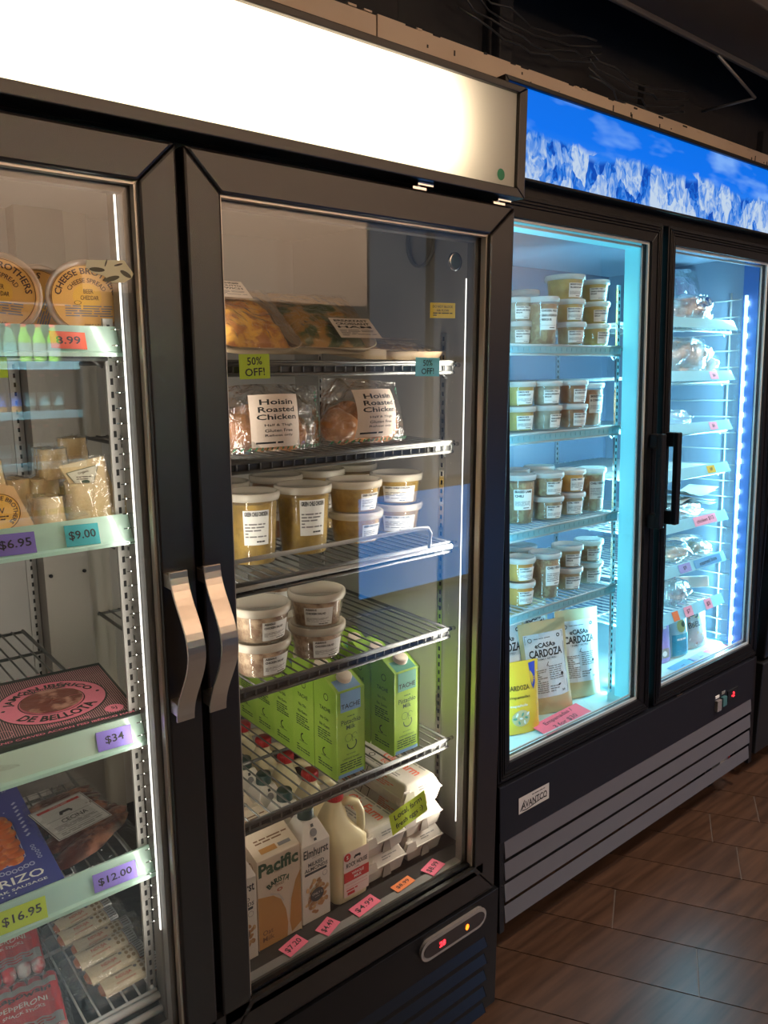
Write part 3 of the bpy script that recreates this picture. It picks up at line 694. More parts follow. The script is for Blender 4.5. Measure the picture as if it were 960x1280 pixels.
for nm, dz in dsc:
    put(cup(.053, .0635, F_salad, ACS, rad(6), 'f', lw=1.0), TR(.657, .136, z4 + dz), nm + ' salad tub of the left pair above the green cartons', g3)
    put(cup(.053, .0635, F_salad, ACS, rad(-30 + 22 * (dz == 0)), 'g', lw=1.1), TR(.781, .141, z4 + dz), nm + ' salad tub of the right pair above the green cartons', g3)
    put(cup(.053, .0635, F_salad, ACS, rad(-30), 'h', lw=1.0), TR(.655, .262, z4 + dz), nm + ' salad tub in the back row at left', g3)
    put(cup(.053, .0635, F_salad, ACS, rad(-28), 'h', lw=1.0), TR(.775, .275, z4 + dz), nm + ' salad tub in the back row behind the right pair', g3)
# --- second cooler cups
gA = 'deli cups in the freezer'
TIL = ['SMOKED GOUDA &', 'TILLAMOOK MAC']; STC = ['SMOKED TURKEY', '& CORN SOUP']; LEM = ['LEMON RICE', 'CHICKEN SOUP']; BRL = ['BRAISED LAMB', 'CHILI']; CHV = ['CHILI VERDE']; CNW = ['CHICKEN, WILD', 'GRAIN & MUSHROOM', 'BISQUE']; BUT = ['BUTTERNUT', 'CURRY BISQUE']
Z = [s + .004 for s in SA]
ph = rad(-28)
def c2(x, y, z, R, h, fd, ln, p, lab, lw=1.15): put(cup(R, h, fd, ln, p, lab[:5], True, lw=lw), M2 @ TR(x, y, z), lab, gA)
row = [('bottom', 0), ('middle', .0585), ('top', .117)]
for i, (nm, dz) in enumerate(row[:2]): c2(.268, .18, Z[0] + dz, .040, .0595, F_pale, CNW, rad(-18), nm + ' frosty cup at the left end of the top freezer shelf')
c2(.235, .29, Z[0], .038, .20, F_brn, BRL, ph, 'tallest jar-like cup at the back left of the top freezer shelf')
c2(.316, .135, Z[0], .041, .118, F_brn, CNW, rad(-22), 'tall brown cup standing left on the top freezer shelf')
c2(.375, .245, Z[0] + .0, .040, .15, F_pale, CNW, rad(-20), 'tall cup behind the brown one on the top freezer shelf')
for i, (nm, dz) in enumerate(row[:2]):
    c2(.432, .135 + .004 * i, Z[0] + dz, .040, .0595, F_yel if i else F_tan, TIL, rad(-26), nm + ' cup of the gouda macaroni stack on the top freezer shelf')
c2(.445, .165, Z[0] + .117, .053, .066, F_yel, TIL, rad(-14), 'wide yellow cup crowning the middle stack on the top freezer shelf', .8)
for i, (nm, dz) in enumerate(row):
    c2(.556, .145 + .003 * i, Z[0] + dz, .040, .0595, F_yel, CNW, rad(-8 - 14 * i), nm + ' cup of the three-high stack at the right of the top freezer shelf')
for i, (nm, dz) in enumerate(row[:2]):
    c2(.262, .165, Z[1] + dz * 1.08, .042, .0635, F_yel, LEM, rad(-22), nm + ' lemon rice chicken cup at the left of the second freezer shelf')
    c2(.352, .150, Z[1] + dz * 1.08, .041, .0635, F_pale, CNW, rad(-24 + 26 * (i == 0)), nm + ' pale cup second from left on the second freezer shelf')
    c2(.450, .140, Z[1] + dz * 1.08, .041, .0635, F_red, STC, rad(-10), nm + ' rust-red cup of the corn soup stack on the second freezer shelf')
c2(.560, .165, Z[1], .041, .118, F_red, STC, rad(-16), 'tall rust-red cup at the right end of the second freezer shelf')
c2(.275, .175, Z[2], .043, .130, F_brn, BRL, rad(-34), 'tall dark lamb cup at the left of the third freezer shelf')
for i, (nm, dz) in enumerate(row[:2]):
    c2(.372, .160, Z[2] + dz * 1.1, .044, .064, F_brn, BRL, rad(-16), nm + ' cup of the lamb stack on the third freezer shelf')
    c2(.472, .160, Z[2] + dz * 1.1, .042, .064, F_or if i else F_tan, CHV, rad(-14 - 14 * (i == 0)), nm + ' cup of the chili stack on the third freezer shelf')
    c2(.380, .285, Z[2] + dz * 1.1, .044, .064, F_tan, BRL, rad(-16), nm + ' cup behind the lamb stack on the third freezer shelf')
    c2(.490, .285, Z[2] + dz * 1.1, .044, .064, F_or, CHV, rad(-16), nm + ' cup behind the chili stack on the third freezer shelf')
c2(.565, .155, Z[2], .040, .125, F_brn, CHV, rad(-26), 'tall chili verde cup at the right of the third freezer shelf')
for i, (nm, dz) in enumerate(row[:2]):
    c2(.252, .155, Z[3] + dz * 1.1, .042, .064, F_or, BUT, rad(-14), nm + ' bright orange cup at the left of the fourth freezer shelf')
    c2(.470, .165, Z[3] + dz * 1.1, .044, .064, F_tan, CNW, rad(-22), nm + ' tan cup of the middle stack on the fourth freezer shelf')
    c2(.570, .165, Z[3] + dz * 1.1, .042, .064, F_brn if i else F_pale, CNW, rad(-22), nm + ' cup of the brown stack at the right of the fourth freezer shelf')
c2(.358, .155, Z[3], .044, .125, F_brn, CHV, rad(-10), 'tall brown cup between the orange and tan ones on the fourth freezer shelf')
c2(.400, .275, Z[3], .045, .120, F_tan, CHV, rad(-10), 'tall cup in the back row of the fourth freezer shelf')
# --- cartons of pistachio milk
lime = mat('lime carton', (.30, .50, .05), .35, noise=(9, (.38, .56, .08), .4, .6)); limed = mat('lime carton side', (.22, .42, .05), .35)
cream_c = mat('cap cream', (.72, .62, .50), .4); dgr = mat('dark green ink', (.03, .07, .03), .6); bluep = mat('blue print', (.17, .32, .52), .5); tealp = mat('teal print', (.10, .32, .22), .5)
def brick(w, d, h, h2, m, name='carton_body'):
    mb = MB(); mb.prism([(0, 0), (d, 0), (d, h2), (d * .8, h2 + .002), (0, h)], 'x', -w / 2, w / 2, m); return mb
def pistachio(col):
    t = thing('milk_carton', 'x', 'carton'); w, d, h, h2 = .068, .072, .177, .203
    mb = brick(w, d, h, h2, lime); mb.build('carton_body', t, bevel=.0015)
    mb = MB(); A = Art(mb, flat((0, -.0003, 0), (1, 0, 0), (0, 0, 1)))
    A.rect(-.024, .135, .024, h - .002, col); A.text('TACHE', 0, .146, .010, ink, bold=.01); A.rect(-.03, .001, .03, .008, bluep)
    A.text('PREMIUM', 0, .124, .003, dgr); A.text('Pistachio', 0, .114, .010, dgr, w=.046); A.text('Milk', 0, .102, .009, dgr)
    A.ring(.002, .066, .0095, .012, dgr, 20, pi * .95, pi * 2.2); A.ring(-.006, .08, .0075, .0082, dgr, 20); A.ring(.009, .082, .005, .0057, dgr, 16, 0, 5); A.line([(.004, .07), (.002, .085)], .0009, dgr)
    A.text('NO SUGARS', 0, .046, .0028, dgr); A.text('UNSWEETENED', 0, .037, .0038, dgr, w=.04); A.micro(-.026, .012, .026, .032, 4, dgr, 5)
    B = Art(mb, flat((-w / 2 - .0003, d, 0), (0, -1, 0), (0, 0, 1)))
    B.ring(.040, .16, .006, .0075, ink, 18); B.text('TACHE', .036, .135, .008, dgr); B.text('No Oils', .034, .115, .006, dgr); B.text('No Gums', .034, .10, .006, dgr); B.micro(.012, .068, .058, .092, 5, dgr, 8)
    B.ring(.035, .046, .006, .0085, ink, 14, pi / 2, pi * 1.6); B.line([(.022, .036), (.05, .036)], .001, dgr); B.micro(.012, .012, .058, .028, 3, dgr, 9)
    s = math.atan2(h2 - h, d * .8); T = Art(mb, flat((0, 0, h + .0006), (1, 0, 0), (0, cos(s), sin(s))))
    T.rect(-.026, .002, .026, .045, col); T.micro(-.03, .048, .0, .056, 2, dgr, 4)
    mb.build('print', t)
    mb = MB(); mb.lathe([(.0001, .013), (.011, .013), (.0125, .0115), (.0125, .001), (.014, 0), (.014, -.002)], cream_c, 26)
    o = mb.build('cap', t); o.matrix_local = Matrix.Translation((.004, d * .38, h + (h2 - h) * .38 / .8)) @ Matrix.Rotation(s, 4, 'X') @ Matrix.Diagonal((1.22, 1.22, .85, 1)); return t
pa = pistachio(bluep); pb = pistachio(tealp); g5 = 'green pistachio milk cartons'
put(pa, TR(.824, .096, z5), 'front green pistachio milk carton with blue patch, left file', g5)
for i, y in enumerate((.171, .246, .321, .396)): copy_tree(pa, TR(.823, y, z5), ('second', 'third', 'fourth', 'last')[i] + ' green carton back in the file headed by the blue-patched one')
put(pb, TR(.968, .097, z5), 'front green pistachio milk carton with teal patch by the right wall', g5)
for i, y in enumerate((.173, .249, .325)): copy_tree(pb, TR(.966, y, z5), ('second', 'third', 'last')[i] + ' green carton back in the file headed by the teal-patched one')
# --- oat milk
tanc = mat('oat carton paper', (.62, .50, .38), .5); ochre = mat('ochre print', (.46, .22, .06), .5); grn = mat('logo green', (.03, .08, .04), .5); brn = mat('brown print', (.16, .07, .03), .5)
Zf = .4475
t = thing('oat_milk_carton', 'tan and ochre barista oat milk carton on the cooler floor', 'carton', TR(.650, .085, Zf), 'oat milk cartons')
w, d, h, h2 = .092, .07, .180, .196
brick(w, d, h, h2, tanc).build('carton_body', t, bevel=.0015)
mb = MB(); A = Art(mb, flat((0, -.0003, 0), (1, 0, 0), (0, 0, 1)))
A.poly([(-.0455, .001), (.014, .001), (.016, .03), (.012, .06), (.002, .085), (-.014, .10), (-.0455, .108)], ochre)
A.poly([(.0455, .018), (.024, .005), (.020, .03), (.024, .075), (.034, .11), (.0455, .128)], ochre); A.up()
A.line([(-.02, .106), (-.002, .097), (.008, .08)], .0025, mat('pale stripe', (.5, .45, .4), .5))
A.text('Pacific', -.001, .160, .027, grn, w=.084, bold=.04); A.text('FOODS', -.002, .146, .0035, brn); A.arc('BARISTA', .0, .088, .040, .0115, grn, pi / 2 + .05, 1.25, .04); A.text('SERIES', 0, .118, .005, brn); A.ring(0, .107, .003, .006, mat('brick print', (.4, .1, .05), .5), 16, ar=.6)
A.text('Oat', -.027, .032, .010, brn); A.text('Milk', -.026, .019, .010, brn)
B = Art(mb, flat((-w / 2 - .0003, d, 0), (0, -1, 0), (0, 0, 1))); B.poly([(.001, .001), (.069, .001), (.069, .10), (.045, .13), (.001, .12)], ochre); B.ring(.05, .16, .006, .008, brn, 16)
s = math.atan2(h2 - h, d * .8); T = Art(mb, flat((0, 0, h + .0006), (1, 0, 0), (0, cos(s), sin(s)))); T.rect(-.030, .010, .004, .022, ochre); T.rect(.008, .012, .034, .020, grey_ink); T.micro(-.03, .03, .04, .05, 3, brn, 3)
mb.build('print', t)
copy_tree(t, TR(.648, .160, Zf), 'oat milk carton directly behind the front barista one'); copy_tree(t, TR(.646, .235, Zf), 'oat milk carton third back behind the front barista one')
# --- almond milk
wc = mat('almond carton paper', (.66, .60, .52), .45); dgc = mat('dark green cap', (.02, .05, .045), .35); almond = mat('almond print', (.40, .20, .08), .5); alm2 = mat('almond print light', (.52, .33, .15), .5); char = mat('charcoal print', (.04, .045, .05), .5)
def almond_milk():
    t = thing('almond_milk_carton', 'x', 'carton'); w, d, h = .064, .066, .168
    mb = MB(); mb.box(-w / 2, w / 2, 0, d, 0, h - .004, wc)
    mb.add([(-w / 2, 0, h - .004), (w / 2, 0, h - .004), (w / 2, d, h - .004), (-w / 2, d, h - .004), (-.016, d * .25, h + .034), (.016, d * .25, h + .034), (.016, d * .75, h + .034), (-.016, d * .75, h + .034)],
           [(0, 1, 5, 4), (1, 2, 6, 5), (2, 3, 7, 6), (3, 0, 4, 7), (4, 5, 6, 7)], wc); mb.build('carton_body', t, bevel=.0012)
    mb = MB(); mb.lathe([(.0001, .020), (.014, .020), (.0155, .018), (.016, 0), (.0165, -.003)], dgc, 26, (0, d * .5, h + .034)); mb.build('cap', t)
    mb = MB(); A = Art(mb, flat((0, -.0003, 0), (1, 0, 0), (0, 0, 1)))
    A.text('Elmhurst', 0, .146, .018, char, w=.056, bold=.02); A.text('DAIRY FREE', 0, .134, .0025, grey_ink); A.text('MILKED', 0, .122, .0078, char, bold=.02); A.text('ALMONDS', 0, .112, .0078, char, w=.053, bold=.02); A.rect(-.026, .101, .024, .106, char)
    R = random.Random(4)
    for i in range(46):
        a = R.uniform(0, 2 * pi); r = R.uniform(.012, .031); x = r * cos(a) * .85 + .001; z = .052 + r * sin(a) * 1.15; A.k = 2 + i % 5
        if abs(x) < .027: A.ell(x, z, .0052, .0035, almond if i % 3 else alm2, 10, R.uniform(0, 3))
    A.k = 8; A.ell(0, .055, .015, .014, char); A.k = 9; A.text('ONLY 2', 0, .058, .005, wc); A.text('ingredients', 0, .051, .0025, wc); A.ring(.018, .094, .005, .0056, char, 14)
    sl = math.atan2(.038, d * .25); T = Art(mb, flat((0, 0, h - .0035), (1, 0, 0), (0, cos(sl), sin(sl)))); T.lift = .0006; T.ell(0, .018, .0075, .0075, grey_ink); T.rect(-.003, .028, .003, .034, char); T.rect(-.003, .003, .003, .008, char)
    mb.build('print', t); return t
am = almond_milk(); put(am, TR(.733, .088, Zf), 'white almond milk carton with dark green cap, front of its file', 'almond milk cartons')
for i, y in enumerate((.165, .245, .325)): copy_tree(am, TR(.735, y, Zf), ('second', 'third', 'fourth')[i] + ' almond milk carton back, its green cap seen through the wire shelf')
copy_tree(am, TR(.566, .078, Zf), 'white carton at the far left of the cooler floor, mostly hidden by the door frame')
# --- milk jugs
milk = mat('milk in jug', (.70, .60, .36), .32, sub=0); redc = mat('red cap', (.50, .015, .02), .35); redp = mat('red label', (.48, .02, .02), .5); pinkp = mat('pale label', (.68, .55, .50), .5)
def jug():
    t = thing('milk_jug', 'x', 'milk jug'); W, Dp = .084, .084
    bod = [(-.040, 0), (.040, 0), (.042, .006), (.042, .128), (.041, .140), (.040, .172), (.033, .188), (.016, .197), (-.013, .204), (-.020, .198), (-.041, .152), (-.042, .13), (-.042, .006)]
    mb = MB(); rings = []; n = 28
    prof = [(0, .038), (.004, .0415), (.02, .042), (.125, .042), (.14, .036), (.155, .0285), (.17, .025), (.185, .021), (.196, .017), (.206, .0155)]
    vs = []
    for z, r in prof:
        k = .55 if z < .14 else .55 + .45 * (z - .14) / .066
        for j in range(n):
            a = 2 * pi * j / n; c, q = cos(a), sin(a); se = (abs(c) ** (2 / (5 - 3 * k)) + 0) 
            p = 2 + 5 * (1 - (k - .55) / .45)
            rr = r / ((abs(c) ** p + abs(q) ** p) ** (1 / p)); sh = -.019 * min(1, max(0, (z - .125) / .045)) + .005 * max(0, (z - .17) / .036)
            vs.append((rr * c + sh, rr * q, z))
    fs = [(i * n + j, i * n + (j + 1) % n, (i + 1) * n + (j + 1) % n, (i + 1) * n + j) for i in range(len(prof) - 1) for j in range(n)]
    fs += [tuple(range(n))[::-1], tuple(range((len(prof) - 1) * n, len(prof) * n))]
    mb.add(vs, fs, milk, True); mb.build('jug_body', t, bevel=0)
    mb = MB(); mb.tube([(-.006, -.006, .198), (.012, -.012, .199), (.027, -.016, .191), (.035, -.020, .170), (.035, -.022, .145), (.028, -.022, .120)], [.0085, .0088, .009, .009, .009, .010], milk, 12); mb.build('handle', t)
    mb = MB(); mb.lathe([(.0001, .018), (.014, .018), (.0165, .016), (.0175, .012), (.0175, .0), (.016, -.001)], redc, 30, (-.014, 0, .208))
    for i in range(24):
        a = 2 * pi * i / 24; mb.box(-.014 + .0172 * cos(a) - .0006, -.014 + .0172 * cos(a) + .0006, .0172 * sin(a) - .0006, .0172 * sin(a) + .0006, .209, .222, redc)
    mb.build('cap', t)
    mb = MB(); A = Art(mb, flat((0, -.0426, 0), (1, 0, 0), (0, 0, 1))); A.rect(-.024, .014, .038, .110, pinkp)
    A.ell(-.015, .100, .0085, .0085, redp, 20).up(); A.text('5', -.015, .100, .008, white); A.text('ROCK HOUSE', .008, .082, .010, ink, w=.052, bold=.02); A.poly([(.0, .094), (.004, .099), (.016, .099), (.018, .096), (.016, .091), (.013, .094), (.005, .094), (.003, .091)], ink)
    A.text('FARM', .008, .073, .003, grey_ink); A.rect(-.024, .046, .038, .068, redp); A.text('WHOLE', .010, .061, .006, white); A.text('MILK', .010, .053, .006, white)
    A.line([(-.02, .040), (.034, .040)], .0006, redp).line([(-.02, .033), (.034, .033)], .0006, redp); A.micro(-.018, .024, .03, .031, 1, redp, 2); A.rect(-.016, .017, .002, .023, redp)
    mb.build('label_print', t); return t
jg = jug(); put(jg, TR(.820, .128, Zf), 'plastic jug of whole milk with red cap and looped grip, front of its file', 'milk jugs with red caps')
for i, y in enumerate((.222, .315, .408, .50)): copy_tree(jg, TR(.826, y, Zf), ('second', 'third', 'fourth', 'last')[i] + ' milk jug back, its red cap seen through the wire shelf')
# --- egg cartons
pulp = mat('grey pulp', (.56, .50, .44), .85, noise=(14, (.47, .42, .37), .35, .7), bump=(220, .5, .0008)); redt = mat('red lettering', (.62, .10, .05), .6); cell = mat('pulp hollow', (.26, .22, .19), .9)
def eggs():
    t = thing('egg_carton', 'x', 'egg carton'); w, d = .104, .29
    mb = MB(); nx, ny = 2, 6
    mb.add([(-.044, .006, 0), (.044, .006, 0), (.044, d - .006, 0), (-.044, d - .006, 0), (-.052, 0, .030), (.052, 0, .030), (.052, d, .030), (-.052, d, .030)], [(3, 2, 1, 0), (0, 1, 5, 4), (1, 2, 6, 5), (2, 3, 7, 6), (3, 0, 4, 7), (4, 5, 6, 7)], pulp)
    mb.box(-.054, .054, -.003, d + .002, .029, .032, pulp)
    for sx in (-1, 1):
        for k in range(6):
            y = .026 + k * .0476; mb.lathe([(.012, .001), (.017, .006), (.021, .028)], pulp, 12, (sx * .031, y, 0))
    mb.prism([(-.010, .004), (.010, .004), (.006, .026), (-.006, .026)], 'y', -.0012, .003, cell)
    mb.build('tray', t, bevel=.002)
    mb = MB(); h0, h1 = .031, .0585
    mb.add([(-.053, -.001, h0), (.053, -.001, h0), (.053, d, h0), (-.053, d, h0), (-.040, .012, h1), (.040, .012, h1), (.040, d - .012, h1), (-.040, d - .012, h1)], [(0, 1, 5, 4), (1, 2, 6, 5), (2, 3, 7, 6), (3, 0, 4, 7), (4, 5, 6, 7)], pulp)
    mb.prism([(-.054, h0), (-.030, h0), (-.034, h0 + .014), (-.048, h0 + .014)], 'y', -.0035, .006, pulp)
    mb.build('lid', t, bevel=.004)
    mb = MB(); A = Art(mb, flat((0, 0, h1 + .0004), (0, -1, 0), (1, 0, 0)), lift=.0004)
    A.text('Glo Farm', -.085, .012, .026, redt, w=.115, bold=.02); A.text('EGGS', -.105, -.009, .014, redt, bold=.02); A.text('1 DOZEN', -.20, .0, .009, grey_ink); A.micro(-.17, -.034, -.05, -.02, 2, grey_ink, 6); A.micro(-.16, .028, -.03, .036, 1, grey_ink, 6); A.ring(-.16, -.012, .006, .008, ink, 12)
    sl = math.atan2(h1 - h0, .013); B = Art(mb, flat((-.053, 0, h0), (0, -1, 0), (cos(sl), 0, sin(sl))), lift=.0006)
    B.micro(-.10, .006, -.045, .026, 5, redt, 7); B.micro(-.25, .006, -.19, .024, 3, redt, 7); B.line([(-.16, .004), (-.135, .004), (-.135, .026), (-.16, .026), (-.16, .004)], .002, ink)
    C_ = Art(mb, flat((0, -.001, h0), (1, 0, 0), (0, .013 / .031, (h1 - h0) / .031)), lift=.0012); C_.micro(-.01, .008, .03, .018, 2, grey_ink, 2)
    mb.build('print', t); return t
ec = eggs(); ge = 'pulp egg cartons'
put(ec, TR(.916, .098, Zf), 'bottom egg carton of the two-high stack beside the milk jug', ge)
copy_tree(ec, TR(.913, .095, Zf + .059), 'upper egg carton of the two-high stack beside the milk jug')
for i, n_ in enumerate(('bottom', 'middle', 'top')): copy_tree(ec, TR(1.026 - .003 * i, .100, Zf + .0592 * i), n_ + ' egg carton of the three-high stack by the right wall')
# --- tags
TG = {'pink': (.85, .16, .26), 'orange': (.85, .22, .06), 'lime': (.50, .66, .03), 'cyan': (.20, .72, .85), 'purple': (.20, .15, .50), 'teal': (.03, .30, .33), 'red': (.85, .14, .20), 'violet': (.36, .40, .85), 'sky': (.15, .45, .80), 'rose': (.95, .45, .62), 'yellow': (.75, .52, .03), 'verm': (.70, .10, .04)}
def note(name, M, w, h, col, lines, label, group=None, wave=0, th=None, skew=0, cat='price tag'):
    mb = MB(); m = mat('note ' + col, TG[col], .6)
    U = Vector((1, 0, 0)); fn = lambda u, v, k=0: Vector((u + skew * v, -k - .0005 - wave * sin((u / w + .5) * 2 * pi) , v + wave * 1.2 * sin((u / w + .5) * 2 * pi)))
    mb.grid(lambda a, b: fn((a - .5) * w, (b - .5) * h), 8, 2, m, True); mb.grid(lambda a, b: fn((a - .5) * w, (b - .5) * h, -.0006), 8, 2, m, True)
    A = Art(mb, fn, .01); n = len(lines)
    for i, s in enumerate(lines):
        hh = (th or h * (.46 if n == 1 else .32)); A.text(s, 0, h * (.0 if n == 1 else (.22 - .44 * i / max(1, n - 1))), hh, ink, w=min(w * .8, hh * .72 * len(s)), bold=.012, rot=.04)
    o = mb.build(name); return tag(o, label, cat, group, M)
gt = 'price tags'
def ch(z): return z + .003
rxc = rad(-22)
def tagL(x, si, w, h, col, s, lab, rz=0): note('price_tag', TR(x, .0705, S1L[si] + .004, rz, rxc, rad(2)), w, h, col, [s] if s else [], lab, gt)
tagL(.343, 0, .046, .024, 'verm', '8.99', 'red-orange price tag under the cheese spread tub')
tagL(.241, 0, .02, .02, 'pink', None, 'magenta slip at the left end of the top price channel')
tagL(.255, 1, .050, .029, 'purple', '$6.95', 'purple price tag reading 6.95 below the wrapped cheese')
tagL(.342, 1, .046, .030, 'teal', '$9.00', 'teal handwritten tag under the cheese wedges')
tagL(.366, 2, .052, .028, 'purple', '$34', 'purple price tag reading 34 on the ham box shelf')
tagL(.218, 3, .066, .030, 'lime', '$16.95', 'lime price tag reading 16.95 beneath the blue chorizo box')
tagL(.352, 3, .066, .026, 'purple', '$12.00', 'purple price tag reading 12.00 under the cecina pack')
note('price_tag', TR(.250, .074, S1L[0] - .031), .032, .026, 'lime', [], 'blank lime slip hanging below the top left shelf', gt)
note('discount_note', TR(.621, .066, 1.494, 0, 0, rad(-1)), .054, .038, 'lime', ['50%', 'OFF!'], 'lime 50% off note on the top shelf rail, left', 'discount notes', cat='note')
note('discount_note', TR(.989, .068, 1.492, 0, 0, rad(1)), .060, .034, 'cyan', ['50%', 'OFF!'], 'cyan 50% off note on the top shelf rail, right', 'discount notes', cat='note')
note('egg_sign', TR(.953, .072, .592, rad(0), 0, rad(-12)), .098, .050, 'lime', ['Local, farm', 'fresh eggs ♥'.replace('♥', ':)')], 'wavy lime sign about local farm fresh eggs taped to the cartons', None, .004, .016, cat='sign')
flatM = lambda x, y, z, rz: TR(x, y, z, rz, rad(-90))
for x, y, w, h, c, s, rz, lab in ((.656, .052, .048, .030, 'pink', '$7.20', 14, 'pink floor tag reading 7.20 in front of the oat milk'), (.733, .052, .042, .030, 'pink', '$4.49', 22, 'pink floor tag reading 4.49 in front of the almond milk'),
    (.822, .052, .062, .030, 'pink', '$4.99', 8, 'long pink floor tag reading 4.99 in front of the milk jug'), (.921, .052, .052, .022, 'orange', '$8.99', 6, 'orange floor tag reading 8.99 in front of the egg cartons'), (1.005, .052, .048, .032, 'pink', '$8.99', 16, 'pink floor tag reading 8.99 at the right corner')):
    note('price_tag', flatM(x, y, .4535, rad(rz)), w, h, c, [s], lab, gt)
note('price_tag', flatM(.345, .045, .4535, rad(10)), .045, .03, 'pink', [], 'pink tag on the sill below the white rack', gt)
mb = MB(); A = Art(mb, flat((0, 0, 0), (1, 0, 0), (0, 0, 1))); A.rect(-.026, -.014, .026, .014, mat('note yellow', TG['yellow'], .5)); A.text('DO NOT BLOCK', 0, .007, .0045, ink, w=.042); A.text('AIR FLOW', 0, 0, .004, ink); A.micro(-.02, -.011, .02, -.003, 2, ink, 4)
A2_ = MB(); tag(mb.build('warning_sticker'), 'small yellow warning sticker near the cooler light strip', 'sticker', None, TR(1.045, .088, 1.597, rad(-20)))
# leaf-cut pale sticker on the left door
mb = MB(); A = Art(mb, flat((0, 0, 0), (1, 0, 0), (0, 0, 1))); st = mat('pale yellow vinyl', (.88, .85, .58), .5)
A.poly([(-.036, .013), (.012, .016), (.024, .0), (.020, -.006), (.010, -.012), (-.006, -.013), (-.016, -.005), (-.03, -.002), (-.038, .004)], st).up()
for u, v, a, b, r in ((-.024, .002, .010, .0028, 0), (-.006, -.008, .011, .003, .3), (.013, -.001, .008, .003, -.5), (.004, .010, .006, .0012, .3), (-.012, .011, .005, .001, 1.2)): A.ell(u, v, a, b, mat('olive print', (.10, .09, .05), .5), 14, r)
tag(mb.build('leaf_sticker'), 'pale yellow leaf-pattern sticker on the left cooler door glass', 'sticker', None, TR(.392, .017, 1.614))
# --- cheese spread tubs
kraft = mat('orange tub label', (.78, .40, .10), .5, noise=(6, (.66, .32, .07), .4, .7)); tubp = clear('tub plastic', (.95, .9, .85), (.75, .60, .48), .45, 1, .2); gold = mat('gold disc', (.80, .42, .06), .5); spread = mat('cheese spread', (.70, .38, .12), .5); dbr = mat('dark lettering', (.07, .03, .02), .6)
def spread_tub(full=True):
    t = thing('cheese_spread_tub', 'x', 'cheese tub'); R = .055
    mb = MB(); mb.lathe([(.0001, .042), (R * .86, .042), (R * .88, .040), (R * .96, .006), (R, .005), (R, -.001), (R * .97, -.003), (R * .90, -.002), (R * .88, .001), (.0001, .001)], tubp, 44, (0, 0, 0), 'y'); mb.build('tub', t)
    mb = MB(); mb.lathe([(.0001, .039), (R * .84, .039), (R * .92, .004), (.0001, .003)], spread, 36, (0, 0, 0), 'y'); mb.build('contents', t)
    mb = MB(); A = Art(mb, flat((0, .0004, 0), (1, 0, 0), (0, 0, 1)), lift=.0003); A.ell(0, 0, R * .86, R * .86, kraft, 40).up(); A.ring(0, 0, R * .835, R * .85, dbr, 40).up(); A.ell(0, .002, .019, .019, gold, 24).up()
    A.arc('CHEESE BROTHERS', 0, 0, .0385, .0088, dbr, pi / 2, 2.9, .02); A.arc('CHEESE SPREAD', 0, -.002, .0275, .0062, dbr, pi / 2, 2.1, .01); A.text('BEER', .002, .010, .0062, dbr, w=.013); A.text('CHEDDAR', .003, .001, .0062, dbr, w=.024)
    A.ring(-.013, -.006, .004, .0048, dbr, 12, ar=.6); A.micro(-.03, -.026, .032, -.009, 5, grey_ink, 5); A.text('SPREAD', .004, -.038, .0045, dbr); mb.build('paper_label', t); return t
st_ = spread_tub(); gz = 'tubs of cheese spread'; zc = 1.584
put(st_, TR(.391, .125, zc + .004, rad(-16), rad(-10)), 'round cheese spread tub facing out at the right end', gz)
copy_tree(st_, TR(.272, .118, zc + .004, rad(-18), rad(-10), rad(6)), 'round cheese spread tub cut by the left picture edge'); copy_tree(st_, TR(.352, .23, zc + .004, rad(-18), rad(-8), rad(-70)), 'cheese spread tub peeping out behind the two front ones')
# --- wedges of cheese
chz = mat('pale cheese', (.74, .56, .30), .5, noise=(8, (.66, .46, .20), .35, .7), bump=(18, .25, .003)); rind = mat('cheese rind', (.50, .33, .14), .6)
def wedge(w, d, h, seed):
    t = thing('cheese_wedge', 'x', 'cheese'); mb = MB()
    def f(u, v):
        a = 2 * pi * u; z = v; k = 1 - .10 * z; p = 4
        c, s = cos(a), sin(a); r = 1 / ((abs(c) ** p + abs(s) ** p) ** (1 / p)); x = r * c * w / 2 * k * (1 - .35 * (s * r * .5 + .5)); y = r * s * d / 2 * k
        n = nz((x, y, z * h), 30, seed) * .003; return (x * (1 + n * 20), y * (1 + n * 15), z * h)
    mb.grid(lambda u, v: f(u, v), 20, 6, chz, True, True); mb.grid(lambda u, v: tuple(Vector(f(u, 1)) * 1 - Vector(((f(u, 1)[0]) * v, (f(u, 1)[1]) * v, -.003 * v))), 20, 2, chz, True, True); mb.build('cheese', t)
    mb = MB(); mb.grid(lambda u, v: tuple(Vector((f(u, v)[0] * 1.06, f(u, v)[1] * 1.06, v * h * 1.03)) + Vector((1, 1, .5)) * nz(f(u, v), 60, seed + 3) * .004), 28, 8, film, True, True)
    mb.grid(lambda u, v: tuple((Vector((f(u, 1)[0] * 1.06, f(u, 1)[1] * 1.06, h * 1.03)) * (1 - v) + Vector((0, 0, h * 1.1)) * v)), 28, 3, film, True, True); mb.build('plastic_wrap', t); return t
z2 = 1.266
W1 = wedge(.050, .06, .062, 1); put(W1, TR(.368, .150, z2, rad(-12)), 'cheese wedge standing under the labelled one, wrapped in film', 'wrapped cheese pieces')
W2 = wedge(.040, .05, .036, 2); put(W2, TR(.418, .155, z2), 'short cheese block at the right end of the cheese shelf', 'wrapped cheese pieces')
W3 = wedge(.050, .06, .045, 3); put(W3, TR(.318, .155, z2, rad(10)), 'cheese block beside the kraft package', 'wrapped cheese pieces')
